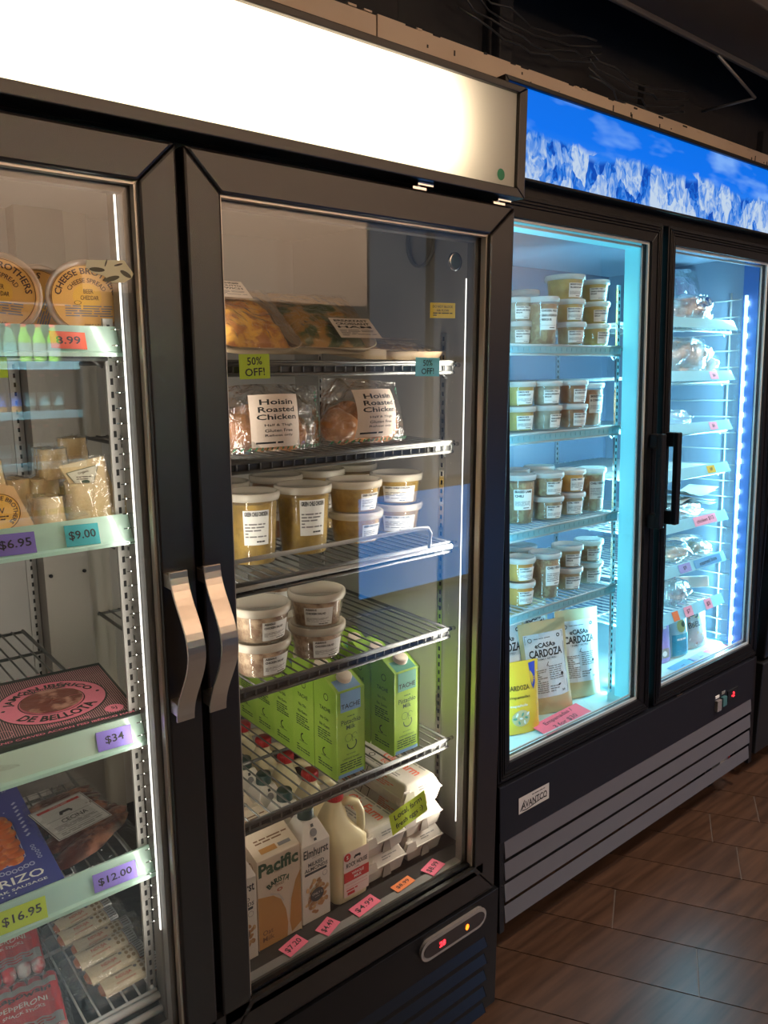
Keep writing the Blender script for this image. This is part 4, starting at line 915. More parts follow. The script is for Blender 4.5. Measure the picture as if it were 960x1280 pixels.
for i, (x, y, rz, z) in enumerate(((.335, .235, 20, 0), (.385, .245, -15, 0), (.30, .245, 5, 0), (.352, .235, 10, .06), (.40, .26, -30, .055), (.258, .22, 0, .05), (.24, .25, 20, 0))):
    copy_tree((W1, W3, W1, W3, W1, W3, W1)[i], TR(x, y, z2 + z, rad(rz), 0, 0), ('second row cheese behind the left block', 'second row cheese behind the labelled wedge', 'second row cheese at the left', 'cheese lying on top of the pile at the middle', 'topmost cheese at the right of the pile', 'topmost cheese at the left of the pile', 'rear cheese at the far left')[i])
t = thing('cheese_wedge', 'cheese wedge with a triangular mountain label, leaning in film', 'cheese', TR(.372, .125, z2 + .052, rad(-14), rad(-12)), 'wrapped cheese pieces')
mb = MB(); mb.prism([(-.030, .034), (.022, .044), (.040, -.045), (.010, -.055)], 'y', 0, .03, chz); mb.build('cheese', t, bevel=.004)
mb = MB(); A = Art(mb, flat((0, -.0006, 0), (1, 0, 0), (0, 0, 1))); A.poly([(-.027, .026), (.017, .036), (.001, -.014)][::-1], mat('cheese label', (.66, .62, .48), .5)).up(); A.poly([(-.012, .006), (-.002, .002), (.007, .011), (.001, -.012)][::-1], tealp).up(); A.ell(-.002, .012, .006, .003, dgr, 12); A.text('Organic', -.004, .026, .0045, dbr, rot=.22); A.micro(-.014, .015, .006, .021, 2, dbr, 3); A.line([(-.027, .026), (.017, .036), (.001, -.014), (-.027, .026)], .0009, dgr); mb.build('paper_label', t)
mb = MB(); mb.grid(lambda u, v: (-.032 + .085 * u - .0 * v, -.004 - .004 * sin(pi * u) + .003 * nz((u, v, 0), 5, 4), -.055 + .105 * v), 12, 12, film, True); mb.build('plastic_wrap', t)
t = thing('cheese_package', 'flat kraft-orange cheese package with round brothers seal at the left', 'cheese', TR(.252, .120, z2, rad(-8), rad(-14)))
kr = mat('kraft orange', (.66, .40, .18), .55); mb = MB(); mb.prism([(-.06, 0), (.042, 0), (.018, .066), (-.04, .080)], 'y', 0, .02, kr); mb.build('package', t, bevel=.003)
mb = MB(); A = Art(mb, flat((0, -.0006, 0), (1, 0, 0), (0, 0, 1))); A.ell(0, .034, .026, .026, gold).up(); A.ring(0, .034, .0245, .0255, dbr, 30); A.arc('CHEESE BROTHERS', 0, .034, .0195, .006, dbr, pi / 2 - .7, 3.6, .02); A.text('W', 0, .036, .008, dbr); A.micro(-.01, .022, .01, .03, 2, dbr, 3); mb.build('paper_label', t)
# --- ham box
t = thing('ham_box', 'black and pink striped box of iberico ham lying on its shelf', 'box', TR(.316, .214, .9535, rad(-5)))
bk = mat('dark green board', (.02, .035, .033), .45); pk = mat('pink print', (.92, .25, .34), .5); strp = mat('pink stripe', (.62, .32, .34), .5)
w, d, h = .218, .244, .020
mb = MB(); mb.box(-w / 2, w / 2, -d / 2, d / 2, 0, h, bk); mb.build('box', t, bevel=.001)
mb = MB(); A = Art(mb, flat((0, 0, h + .0002), (1, 0, 0), (0, 1, 0)), lift=.0003)
for i in range(66):
    x = -w / 2 + .006 + i * (w - .012) / 65; A.line([(x, -d / 2 + .022), (x, d / 2 - .014)], .0013, strp)
A.up(); A.ell(.004, -.004, .083, .083, bk, 48).up(); A.ell(.004, -.004, .080, .080, pk, 48).up(); A.ring(.004, -.004, .0475, .049, bk, 40); A.up()
A.arc('JAMÓN IBÉRICO', .004, -.004, .0635, .020, bk, pi / 2, 2.7, .03); A.arc('DE BELLOTA', .004, -.004, .0635, .020, bk, -pi / 2, 1.9, .03, True); A.ell(-.066, -.004, .003, .003, bk, 8); A.ell(.074, -.004, .003, .003, bk, 8)
A.up(); A.ell(.078, -.086, .014, .014, pk).up(); A.text('5J', .078, -.086, .012, bk); A.ring(-.078, -.088, .012, .0135, strp, 20, ar=1); A.rect(-.028, .040, .034, .052, bk); A.text('EXTREMADURA', .003, .046, .007, pk, w=.056)
A.text('100% NATURAL', .01, -.096, .006, pk, w=.06); A.text('HAND CARVED ACORN FED IBÉRICO HAM', 0, -.115, .008, pk, w=.20, bold=.02); A.text('· · · · · · · ·', .0, .118, .004, strp, w=.12); mb.build('print', t)
ham = mat('cured ham', (.20, .045, .03), .3, noise=(34, (.55, .28, .20), .50, .62), bump=(40, .5, .003)); mb = MB()
mb.grid(lambda a, b: (.004 + .046 * b * cos(2 * pi * a), -.004 + .046 * b * sin(2 * pi * a), h + .0032 + .0012 * nz((a * 3, b, 0), 4, 2)), 40, 5, ham, True); mb.build('ham_window', t)
t = thing('vacuum_pack', 'pinkish vacuum pack lying left of the ham box', 'meat pack', TR(.192, .15, .9535, rad(-6)), 'flat vacuum packs')
def vac(t, w, d, h, fill, seed, fm=None, lumps=0, cover=.86):
    mb = MB()
    def f(u, v, k=1, s=1.):
        x, y = (u - .5) * w * s, (v - .5) * d * s; e = (1 - abs(2 * u - 1) ** 4) * (1 - abs(2 * v - 1) ** 4)
        return (x, y, max(.0006, h * e * (.72 + .5 * nz((x, y, 0), 28 + lumps, seed)) * k))
    mb.grid(lambda u, v: f(u, v, .9, cover), 26, 26, fill, True); mb.build('meat', t)
    mb = MB(); mb.grid(lambda u, v: tuple(Vector(f(u, v)) + Vector((0, 0, .0015 + .0015 * nz((u * 4, v * 4, 0), 3, seed + 1)))), 26, 26, fm or film, True); mb.build('film', t)
vac(t, .10, .16, .016, food('pale ham', (.55, .32, .24), (.65, .45, .36), 20), 4)
# --- chorizo box, cecina
t = thing('chorizo_box', 'blue cardboard box of sliced chorizo with a window', 'box', TR(.196, .250, .7305, rad(-2), rad(2)), None)
bl = mat('indigo board', (.045, .055, .26), .5); w, d, h = .19, .30, .018
mb = MB(); mb.box(-w / 2, w / 2, -d / 2, d / 2, 0, h, bl); mb.build('box', t, bevel=.001)
mb = MB(); A = Art(mb, flat((0, 0, h + .0002), (1, 0, 0), (0, 1, 0)))
A.text('CHORIZO', .012, -.116, .019, white, w=.125, bold=.01); A.text('CURED PORK SAUSAGE', .012, -.136, .006, white, w=.125); A.text('· · ·', .02, -.145, .003, white, w=.02)
pw_ = mat('pale blue print', (.40, .42, .62), .6)
for i in range(15): A.ring(-.055 + i * .0085, -.092 + .002 * sin(i), .0025, .0042, pw_, 8, ar=1.3)
for i in range(14): A.ring(.078 - .003 * (i > 2), -.08 + i * .0085, .0022, .0036, pw_, 7) if i < 5 else A.line([(.074, -.08 + i * .013), (.08, -.074 + i * .013)], .004, pw_)
A.text('N', .04, .092, .026, white, bold=.03); A.text('S', .05, .118, .018, white, bold=.03); A.text('57', .072, .140, .006, pw_)
for x, y in ((.03, .07), (.045, .066), (.058, .072), (.05, .078)): A.ell(x, y, .0015, .0015, pw_, 6)
A.line([(-.06, -.078), (.045, -.078), (.060, -.066), (.062, .035), (.045, .058), (-.06, .06)], .0016, pw_)
mb.build('print', t)
chor = mat('sliced chorizo', (.40, .09, .02), .35, noise=(60, (.62, .26, .08), .5, .68), bump=(60, .4, .002)); mb = MB()
for i in range(9):
    for j in range(5):
        mb.lathe([(.0001, .0032), (.013, .0026), (.014, .0005)], chor, 14, (-.05 + j * .0235 + .004 * (i % 2), -.066 + i * .0135, h - .0006 + .0006 * i))
mb.build('chorizo_window', t)
t = thing('cecina_pack', 'clear vacuum pack of dark cecina slices with white label', 'meat pack', TR(.338, .238, .7305, rad(4), rad(2)), 'flat vacuum packs')
cec = mat('dark cecina', (.07, .016, .010), .3, noise=(34, (.30, .12, .07), .50, .66), bump=(30, .8, .006))
mb = MB()
for i, (x, y, rz, sx, sy) in enumerate(((.0, .075, .25, .075, .03), (.02, .055, .1, .06, .028), (-.01, .03, .3, .07, .03), (.01, -.02, .35, .08, .03), (.03, -.035, .4, .07, .028), (0, -.07, .45, .07, .026), (.03, -.06, .5, .065, .02), (.045, .02, -.5, .03, .02))):
    R_ = Matrix.Rotation(rz, 3, 'Z')
    mb.grid(lambda a, b: tuple(R_ @ Vector((b * sx * cos(2 * pi * a) * (1 + .22 * nz((a * 6, i, 0), 2, i)), b * sy * sin(2 * pi * a) * (1 + .3 * nz((a * 6, i, 1), 2, i)), .010 * (1 - b ** 3) + .003 * nz((a * 8, b * 3, i), 1.5, i))) + Vector((x, y, .002 + .001 * i))), 26, 5, cec, True)
mb.build('meat', t)
mb = MB(); lg = mat('greyish label', (.52, .50, .47), .5); A = Art(mb, flat((.004, .006, .0195), (1, .12, 0), (-.12, 1, 0))); A.rect(-.047, -.052, .047, .052, lg); A.line([(-.045, -.05), (.045, -.05), (.045, .05), (-.045, .05), (-.045, -.05)], .001, ink); A.rect(-.037, .036, .037, .043, redp); A.text('CURED BEEF', 0, .0395, .004, lg)
A.text('CECINA', .004, -.008, .011, ink, w=.045); A.poly([(-.012, .012), (-.008, .021), (.008, .021), (.012, .013), (.008, .009), (.006, .014), (-.005, .014), (-.008, .009)], ink); A.line([(-.04, .003), (.04, .003)], .0006, ink); A.line([(-.04, -.034), (.04, -.034)], .0006, ink); A.micro(-.036, -.03, .036, -.016, 4, grey_ink, 3); A.micro(-.036, -.046, .036, -.037, 2, grey_ink, 3); mb.build('paper_label', t)
mb = MB(); mb.grid(lambda u, v: ((u - .5) * .165, (v - .5) * .27, .001 + .020 * (1 - abs(2 * u - 1) ** 4) * (1 - abs(2 * v - 1) ** 6) + .002 * nz((u * 5, v * 7, 0), 1.6, 3)), 24, 34, clear('cloudy film', (.93, .93, .92), (.55, .54, .52), .02, .8, .15, crinkle=(24, .8)), True); mb.build('film', t)
mb = MB()
for i in range(5): mb.box(.0 + i * .019, .013 + i * .019, 0, .018, 0, .003, lg)
t = thing('vacuum_pack', 'grey meat pack with a row of white squares behind the cecina', 'meat pack', TR(.285, .43, .735, rad(2), rad(8)), 'flat vacuum packs'); mb.build('printed_squares', t)
vac(t, .24, .10, .012, mat('grey backing', (.16, .15, .14), .5), 9)
# --- nduja sticks
cr_ = mat('nduja cream label', (.62, .52, .36), .5); red_n = mat('nduja paste', (.42, .12, .03), .35); silv = mat('silver film print', (.50, .50, .50), .3, .6)
def nduja():
    t = thing('nduja_pack', 'x', 'sausage pack'); L_, r = .118, .016
    mb = MB(); mb.lathe([(.0001, -L_ / 2 + .008), (r * .5, -L_ / 2 + .009), (r * .9, -L_ / 2 + .018), (r, -L_ / 2 + .03), (r, L_ / 2 - .02), (.004, L_ / 2 - .006), (.0001, L_ / 2 - .005)], red_n, 16, (0, 0, r * .72), 'x'); mb.X = None
    o = mb.build('sausage', t); o.scale = (1, 1, .7)
    mb = MB(); fn = lambda u, v, k=0: Vector((u, (r + .0012 + k) * sin(v / r), r * .5 + (r * .72 + .0012 + k) * cos(v / r)))
    A = Art(mb, fn, .006); A.rect(-.046, -.023, .036, .023, cr_); A.text('Nduja Artisans', -.009, .010, .0052, ink, w=.036); A.text('NDUJA', -.009, .001, .007, redp, w=.026); A.text('SPICY SPREADABLE SALAMI', -.009, -.007, .0022, redp, w=.032)
    A.ell(.012, .006, .003, .003, grey_ink, 10)
    for i in range(2):
        for j in range(3): A.ell(.021 + i * .0085, .010 - j * .0085, .0032, .0032, mat('amber seal', (.30, .20, .09), .5), 10)
    A.rect(.0365, -.018, .052, .018, silv); A.micro(.038, -.016, .050, .016, 7, grey_ink, 6); mb.build('paper_label', t)
    mb = MB(); mb.grid(lambda u, v: ((u - .5) * (L_ + .028), (v - .5) * .046, .0015 + (.0205) * (1 - abs(2 * v - 1) ** 2.4) * (1 - abs(2 * u - 1) ** 6) + .0012 * nz((u * 12, v * 4, 0), 1, 5)), 26, 12, film, True); mb.build('film', t); return t
nd_ = nduja(); gn = 'nduja packs on the white rack'
pos = [(.378, .118, .500, 3), (.366, .150, .508, 6), (.362, .186, .514, 5), (.370, .224, .508, 4), (.358, .262, .510, 7), (.362, .302, .506, 10)]
nms = ['nearest nduja pack by the rack rail, orange end at left', 'second nduja pack from the front', 'third nduja pack from the front', 'fourth nduja pack, its label turned pale', 'fifth nduja pack from the front', 'farthest nduja pack, dark red end showing']
for i, (x, y, z, rz) in enumerate(pos):
    M_ = TR(x, y, z, rad(rz), rad(12)) @ Matrix.Diagonal((1, 1.05, .66, 1))
    put(nd_, M_, nms[0], gn) if i == 0 else copy_tree(nd_, M_, nms[i])
redf = mat('red sausage wrap', (.60, .02, .03), .3, noise=(10, (.62, .62, .62), .60, .66)); 
def redpack():
    t = thing('sausage_pack', 'x', 'sausage pack')
    mb = MB()
    for i in range(5): mb.tube([(-.045 + i * .0225, y, .012) for y in (-.068, -.06, -.03, 0, .03, .06, .068)], [.004, .0105, .0115, .0115, .0115, .0105, .004], redf, 12)
    mb.build('sausages', t)
    mb = MB(); fn = lambda u, v, k=0: Vector((u, v, .0235 + k + .0018 * cos(u / .0225 * 2 * pi))); A = Art(mb, fn, .004); A.rect(-.052, -.028, .052, .034, mat('red print film', (.55, .03, .03), .3)); A.rect(-.052, .034, .052, .046, silv); A.text('Kapowsin', 0, .026, .014, ink, w=.085, bold=.03); A.text('PEPPERONI', 0, .008, .010, white, w=.07, bold=.01); A.text('SNACK STICKS', 0, -.006, .006, white, w=.06); A.rect(-.052, -.05, .052, -.028, silv); A.micro(-.04, -.046, .04, -.03, 3, redp, 3); mb.build('printed_band', t)
    mb = MB(); mb.grid(lambda u, v: ((u - .5) * .132, (v - .5) * .168, .001 + .027 * (1 - abs(2 * u - 1) ** 5) * (1 - abs(2 * v - 1) ** 5) + .002 * nz((u * 6, v * 7, 0), 1.3, 8)), 24, 24, film, True); mb.build('film', t); return t
rp = redpack(); put(rp, TR(.222, .145, .492, rad(-8), rad(4)), 'nearest red sausage pack at the lower left', 'red sausage packs'); copy_tree(rp, TR(.232, .305, .494, rad(-6), rad(8)), 'red sausage pack lying behind the nearest one')
# --- sandwich trays
foam = mat('brown pulp tray', (.42, .30, .18), .6); bread = food('toast', (.62, .34, .09), (.30, .14, .05), 55, .45, .6); egg = food('egg filling', (.80, .42, .08), (.50, .20, .06), 48, .46, .58); wr = food('green filling', (.50, .26, .06), (.10, .13, .04), 26, .44, .54)
def sandwich(fd, title, w=.20, d=.14):
    t = thing('sandwich_tray', 'x', 'packed sandwich')
    mb = MB(); n = 40
    def rr(k, z): return [(w / 2 * k * (abs(cos(a)) ** .35) * (1 if cos(a) > 0 else -1), d / 2 * k * (abs(sin(a)) ** .35) * (1 if sin(a) > 0 else -1), z) for a in [2 * pi * i / n for i in range(n)]]
    R_ = [rr(.86, .0), rr(.98, .018), rr(1, .020), rr(.97, .020), rr(.85, .003)]
    mb.add([p for r in R_ for p in r], [(i * n + j, i * n + (j + 1) % n, (i + 1) * n + (j + 1) % n, (i + 1) * n + j) for i in range(4) for j in range(n)] + [tuple(range(n))[::-1], tuple(range(4 * n, 5 * n))], foam, True); mb.build('tray', t)
    mb = MB(); mb.grid(lambda u, v: ((u - .5) * w * .82, (v - .5) * d * .80, .004 + .024 * (1 - abs(2 * u - 1) ** 6) * (1 - abs(2 * v - 1) ** 5) * (.8 + .35 * nz((u * 4, v * 4, 0), 1.2, len(title)))), 26, 22, fd, True); mb.build('sandwich', t)
    mb = MB(); mb.grid(lambda u, v: ((u - .5) * w, (v - .5) * d, .020 + .014 * (1 - abs(2 * u - 1) ** 5) * (1 - abs(2 * v - 1) ** 4) + .001 * nz((u * 9, v * 6, 0), 1, 2)), 24, 20, film, True); mb.build('film', t)
    return t
def slab(t, u, v, w, h, title, z, rot=0):
    mb = MB(); U = Vector((cos(rot), sin(rot), 0)); A = Art(mb, flat((u, v, z), U, (-U.y, U.x, 0))); A.rect(-w / 2, -h / 2, w / 2, h / 2, mat('label cream', (.72, .62, .52), .55))
    for i, s in enumerate(title): A.text(s, 0, h * .36 - i * h * .16, h * .11, ink, w=w * .82, bold=.03)
    A.micro(-w * .42, -h * .42, w * .42, h * .36 - len(title) * h * .15, 5, grey_ink, 4); mb.build('paper_label', t)
gs = 'packed sandwiches on the top shelf'; zs = 1.506
t = sandwich(egg, 'l', .17, .16); put(t, TR(.650, .160, zs + .052, rad(4), rad(40)), 'orange egg sandwich tray at the left, label at its top', gs); slab(t, -.015, .052, .085, .045, ['SMOKED SHRIMP', '& PROSCIUTTO', 'SANDWICH'], .0365)
t = sandwich(wr, 'm', .18, .17); put(t, TR(.808, .165, zs + .052, rad(-8), rad(36)), 'brown tray with a croissant sandwich leaning in the middle', gs); slab(t, .045, -.048, .082, .060, ['BREAKFAST', 'CROISSANT', 'HAM'], .0365)
t = sandwich(bread, 'r', .19, .16); put(t, TR(.985, .215, zs + .006, rad(-3), rad(5)), 'low flat sandwich tray at the right end of the top shelf', gs); slab(t, .03, -.03, .08, .05, ['TOASTED'], .0365)
t = sandwich(bread, 'r2', .17, .13); put(t, TR(1.02, .175, zs + .0, rad(-3), rad(2), 0, .85), 'small tan tray in front of the flat one at the right', gs)
t = sandwich(egg, 'bk', .20, .15); put(t, TR(.81, .300, zs + .045, rad(0), rad(34)), 'orange sandwich tray standing behind the middle one', gs)
t = sandwich(wr, 'bk2', .20, .15); put(t, TR(.64, .330, zs + .055, rad(0), rad(38)), 'dark sandwich tray behind the left one', gs)
# --- roasted chicken bags
chick = mat('roast chicken', (.52, .20, .05), .3, noise=(16, (.20, .06, .015), .42, .7), bump=(22, .8, .006)); stripe = mat('green stripe', (.05, .22, .12), .5); lc = mat('chicken label', (.74, .60, .50), .55)
def chicken(w, h, seed):
    t = thing('chicken_bag', 'x', 'bagged chicken')
    mb = MB()
    for i, (x, y, z, r) in enumerate(((-.055, .045, .034, .036), (.0, .055, .040, .042), (.045, .045, .030, .034), (-.02, .075, .045, .04), (.06, .07, .04, .03))):
        mb.grid(lambda u, v: (x + r * (1.15 + .25 * nz((u * 6, v * 4, i), 1, seed)) * sin(pi * v) * cos(2 * pi * u), y + r * .8 * sin(pi * v) * sin(2 * pi * u), z + r * .9 * cos(pi * v) * (1 + .3 * nz((u * 6, v * 4, i), 1, seed))), 18, 12, chick, True, True)
    mb.build('chicken', t)
    mb = MB()
    def f(u, v, s=1):
        x = (u - .5) * w * (1 - .12 * v * (seed % 2)); z = v * h * (1 + .05 * sin(3 * u + seed)); e = (1 - abs(2 * u - 1) ** 3) * max(0, 1 - v ** 3)
        return (x, .045 - s * .062 * e + .007 * nz((u * 6, v * 5, s), 1.3, seed), z)
    mb.grid(lambda u, v: f(u, v), 34, 26, film2, True); mb.grid(lambda u, v: f(u, v, -1), 24, 18, film2, True); mb.build('bag', t)
    mb = MB(); A = Art(mb, lambda u, v, k=0: Vector(f(u / w + .5, v / h)) + Vector((0, -k - .001, 0)), .006)
    for k in range(14): v = .004 + k * h / 16; A.poly([(w * .455, v), (w * .485, v + .004), (w * .485, v + .008), (w * .455, v + .004)], stripe)
    for k in range(20): u = -w * .46 + k * w * .045; A.poly([(u, .003), (u + .003, .003), (u + .007, .008), (u + .004, .008)], stripe)
    mb.build('striped_edge', t)
    mb = MB(); ox, oz = -.012, h * .46; A = Art(mb, lambda u, v, k=0: Vector((ox + u + .012 * (v / .05) ** 2 * (-1 if seed else 1) * .4, -.022 - k - .012 * (1 - (v / .05) ** 2) * 1.0 + .02 * (u / .05) ** 2, oz + v)), .008)
    A.rect(-.046, -.044, .046, .044, lc)
    for i, s in enumerate(('Hoisin', 'Roasted', 'Chicken')): A.text(s, 0, .031 - i * .0125, .0092, ink, w=.062 + .006 * i, bold=.02)
    for i, s in enumerate(('Half & Thigh', 'Gluten Free', 'Reheat only')): A.text(s, 0, -.008 - i * .0085, .0052, ink, w=.052)
    A.micro(-.04, -.040, .04, -.033, 1, ink, 2); mb.build('paper_label', t); return t
zk = 1.351; gk = 'bags of roasted chicken'
put(chicken(.225, .112, 0), TR(.700, .13, zk, rad(-3), rad(-6)), 'clear bag of hoisin roasted chicken at the left under the lime note', gk)
put(chicken(.205, .120, 1), TR(.925, .135, zk, rad(0), rad(-6)), 'clear bag of hoisin roasted chicken at the right under the cyan note', gk)
t = sandwich(wr, 'low', .20, .14); put(t, TR(.660, .31, zk + .03, 0, rad(30)), 'dark tray lying behind the left chicken bag', gs)
# ================================================================ freezer floor bags
kp_ = mat('kraft pouch', (.62, .50, .28), .5, noise=(5, (.52, .42, .22), .4, .7)); wl_ = mat('pouch label', (.72, .75, .80), .5)
def pouch(w, h, d, m, art, name='pouch', lab='x', cat='pouch', seed=1, round_=3):
    t = thing(name, lab, cat)
    def f(u, v, s=1):
        e = (1 - abs(2 * u - 1) ** round_) * (1 - v ** 2 * .9) * (.35 + .65 * min(1, v * 5 + .3)); return Vector(((u - .5) * w * (1 - .03 * sin(pi * v)), -s * d / 2 * e + .0025 * nz((u * 4, v * 4, s), 1.2, seed), v * h))
    mb = MB(); mb.grid(lambda u, v: f(u, v), 20, 22, m, True); mb.grid(lambda u, v: f(u, v, -1), 20, 22, m, True); mb.build('bag_body', t)
    mb = MB(); art(Art(mb, lambda u, v, k=0: f(u / w + .5, v / h) + Vector((0, -.0006 - k * 2, 0)), .012)); mb.build('label_print', t); return t
def casa(A):
    A.rect(-.067, .055, .067, .250, wl_); A.line([(-.063, .059), (.063, .059), (.063, .246), (-.063, .246), (-.063, .059)], .0012, char)
    A.text('«CASA»', 0, .214, .015, ink, w=.070, bold=.03); A.text('CARDOZA', 0, .190, .024, ink, w=.112, bold=.03); A.text('FAMILY RECIPES', 0, .172, .005, ink, w=.06); A.ring(0, .172, .034, .035, char, 24, ar=.16)
    A.micro(-.035, .232, .035, .237, 1, grey_ink, 3); A.ring(-.048, .232, .005, .007, ink, 12); A.ring(.048, .236, .003, .006, ink, 10); A.line([(0, .150), (0, .158), (.004, .162), (-.004, .150), (.004, .150)], .0012, ink)
    A.micro(-.05, .068, -.006, .142, 12, grey_ink, 5); A.micro(.002, .105, .05, .150, 7, grey_ink, 8); A.ell(.046, .118, .005, .007, ink, 8); A.ell(.032, .088, .006, .003, ink, 8, .4); A.text('3pk', .046, .068, .008, ink, bold=.03); A.micro(.0, .068, .03, .09, 3, grey_ink, 2)
CS = pouch(.158, .285, .05, kp_, casa, 'frozen_pouch', 'kraft pouch of frozen food with white label, rightmost and upright', 'pouch')
zb = .4135; gb = 'kraft pouches on the freezer floor'
put(CS, M2 @ TR(.535, .165, zb, rad(-20), rad(-5), 0, .93), None, gb); copy_tree(CS, M2 @ TR(.385, .155, zb, rad(-24), rad(-5), rad(-4), .93), 'kraft pouch with white label, front and centre behind the red sign')
copy_tree(CS, M2 @ TR(.262, .215, zb + .01, rad(-14), rad(-6), rad(1)), 'kraft pouch half hidden behind the yellow bag'); copy_tree(CS, M2 @ TR(.455, .255, zb + .025, rad(0), rad(-6), rad(-3)), 'kraft pouch at the back, only its top showing')
copy_tree(CS, M2 @ TR(.345, .330, zb + .045, rad(0), rad(-6), rad(2)), 'kraft pouch furthest back under the fourth shelf')
yl = mat('yellow bag', (.80, .52, .04), .4); blu = mat('blue badge', (.03, .06, .40), .4)
def yb(A):
    A.poly([(.030, .185), (.052, .188), (.048, .13), (.040, .115), (.032, .130)][::-1], blu).up(); A.micro(.034, .135, .047, .15, 3, yl, 2); A.line([(-.06, .152), (.062, .160)], .003, wl_)
    A.text('CARDOZA', -.012, .125, .013, ink, w=.07); A.text('Empanadas', -.012, .100, .010, ink, w=.07); A.text('española', -.014, .078, .009, white, w=.055); A.ell(-.01, .045, .028, .022, mat('food photo', (.55, .46, .25), .5)).up()
    for i in range(8): A.ell(-.03 + i * .006, .045 + .012 * sin(i * 2.1), .006, .003, white if i % 2 else tealp, 8, i)
t = pouch(.128, .192, .045, yl, yb, 'frozen_bag', 'yellow bag of empanadas with blue badge at the left of the freezer floor', 'bag', 3); t.matrix_world = M2 @ TR(.222, .125, zb, rad(-14), rad(-6), rad(2))
note('empanada_sign', M2 @ (TR(.360, .092, .419, rad(3), rad(-80))), .215, .056, 'red', ['Empanadas /', '3 for $30'], 'long red handwritten sign on the freezer floor before the pouches', None, 0, .017, cat='sign')
# right freezer door
def crumple(w, d, h, seed, fm, inner=None, name='plastic_bag', cat='bag'):
    t = thing(name, 'x', cat)
    def f(u, v, k=1):
        a = 2 * pi * u; p = pi * v; r = 1 + .35 * nz((cos(a) * 1.6, sin(a) * 1.6, v * 3), 1.6, seed) * k + .10 * nz((cos(a) * 6, sin(a) * 6, v * 9), 1, seed + 5) * k
        return Vector((w / 2 * abs(sin(p)) ** .5 * cos(a) * r, d / 2 * abs(sin(p)) ** .5 * sin(a) * r, max(0, h / 2 * (1 - cos(p) * (1 + .1 * k * (r - 1))))))
    if inner:
        mb = MB(); mb.grid(lambda u, v: f(u, v, .4) * .86 + Vector((0, 0, .004)), 24, 14, inner, True, True); mb.build('contents', t)
    mb = MB(); mb.grid(lambda u, v: f(u, v), 40, 24, fm, False if False else True, True); mb.build('bag', t); return t
shiny = clear('shiny crumpled plastic', (.95, .96, .98), (.70, .78, .85), .34, 4.5, .12, crinkle=(26, 1.0))
cook = food('dark pastry', (.22, .13, .10), (.46, .38, .32), 28, .5, .6); meatb = food('frozen brown', (.36, .26, .18), (.22, .14, .09), 22); purp = mat('purple bag', (.16, .09, .22), .35, noise=(6, (.30, .24, .34), .5, .7)); bred = food('bread roll', (.50, .34, .18), (.40, .24, .12), 12)
zB = [s - .006 for s in SB]
def pb_(t, x, y, z, rz, lab, group='wrapped goods behind the right freezer door', rx=0, s=1): put(t, M2 @ TR(x, y, z, rad(rz), rad(rx), 0, s), lab, group)
pb_(crumple(.24, .14, .095, 1, shiny, cook), 1.07, .175, zB[0], 5, 'crumpled clear bag of dark pastries on the topmost right shelf')
pb_(crumple(.24, .10, .20, 12, shiny, purp), 1.24, .29, zB[0], 0, 'purple printed bag standing behind the pastries')
mb = MB(); A = Art(mb, flat((0, 0, 0), (1, 0, 0), (0, 0, 1))); A.text('OU', 0, .02, .03, white, bold=.02); A.text('ORGANIC', 0, -.012, .012, white, w=.07); A.micro(-.035, -.04, .035, -.022, 2, white, 3)
o = mb.build('bag_print'); o.parent = [x for x in bpy.data.objects if x.get('label') == 'purple printed bag standing behind the pastries'][0]; o.location = (.0, -.085, .075)
pb_(crumple(.18, .12, .17, 14, shiny, food('cream wrap', (.60, .48, .22), (.4, .38, .34), 9)), 1.10, .30, zB[0], 0, 'pale bag at the back left of the topmost right shelf')
pb_(crumple(.28, .14, .125, 2, shiny, meatb), 1.09, .19, zB[1], 3, 'large crumpled silver-clear bag with brown food, second right shelf')
pb_(crumple(.13, .13, .075, 3, shiny, meatb), 1.225, .20, zB[1], -8, 'smaller crumpled bag right of the large silver one, second right shelf')
pb_(crumple(.14, .12, .055, 4, shiny, None), 1.02, .18, zB[2], 0, 'flat empty-looking plastic bag, third right shelf')
pb_(crumple(.22, .13, .05, 5, shiny, meatb), 1.07, .18, zB[4], 6, 'low bag of brown food behind the long pink tag')
mb = MB(); pap = mat('grey folded paper', (.55, .55, .52), .6)
for i in range(4): mb.grid(lambda u, v: (-.10 + .23 * u + .01 * i, -.05 + .11 * v, .052 + .012 * i - .03 * u * (i % 2) + .012 * sin(5 * u + i)), 14, 4, pap, True)
tag(mb.build('paper_stack'), 'loose grey papers heaped over the low bag, fifth right shelf', 'paper', None, M2 @ TR(1.13, .19, zB[4] + .0))
pb_(crumple(.09, .20, .055, 6, shiny, bred), 1.20, .24, zB[5], 70, 'bread loaf in clear bag lying to the right, sixth right shelf'); pb_(crumple(.18, .12, .06, 7, shiny, bred), 1.04, .175, zB[5], 8, 'clear bag of rolls at the left, sixth right shelf'); pb_(crumple(.11, .08, .05, 17, shiny, bred), 1.19, .16, zB[5], 10, 'small roll bag at the right end, sixth right shelf')
pb_(crumple(.15, .13, .085, 8, shiny, food('pale frozen', (.46, .44, .40), (.3, .28, .26), 20)), 1.04, .18, zB[6], 0, 'frosty clear bag left of the red and white box')
t = thing('frozen_box', 'white box with a red end tilted on the seventh right shelf', 'box', M2 @ TR(1.19, .20, zB[6] + .022, rad(38), rad(-4), rad(14)))
mb = MB(); mb.box(-.05, .05, -.07, .07, 0, .04, white); mb.build('box', t, bevel=.004); mb = MB(); mb.box(-.0505, .0505, .038, .0705, -.0005, .0405, redc); A = Art(mb, flat((0, 0, .0408), (1, 0, 0), (0, 1, 0))); A.text('FROZEN', 0, .054, .010, white); A.k = 1; A.micro(-.04, -.06, .04, .03, 8, grey_ink, 3); mb.build('print', t)
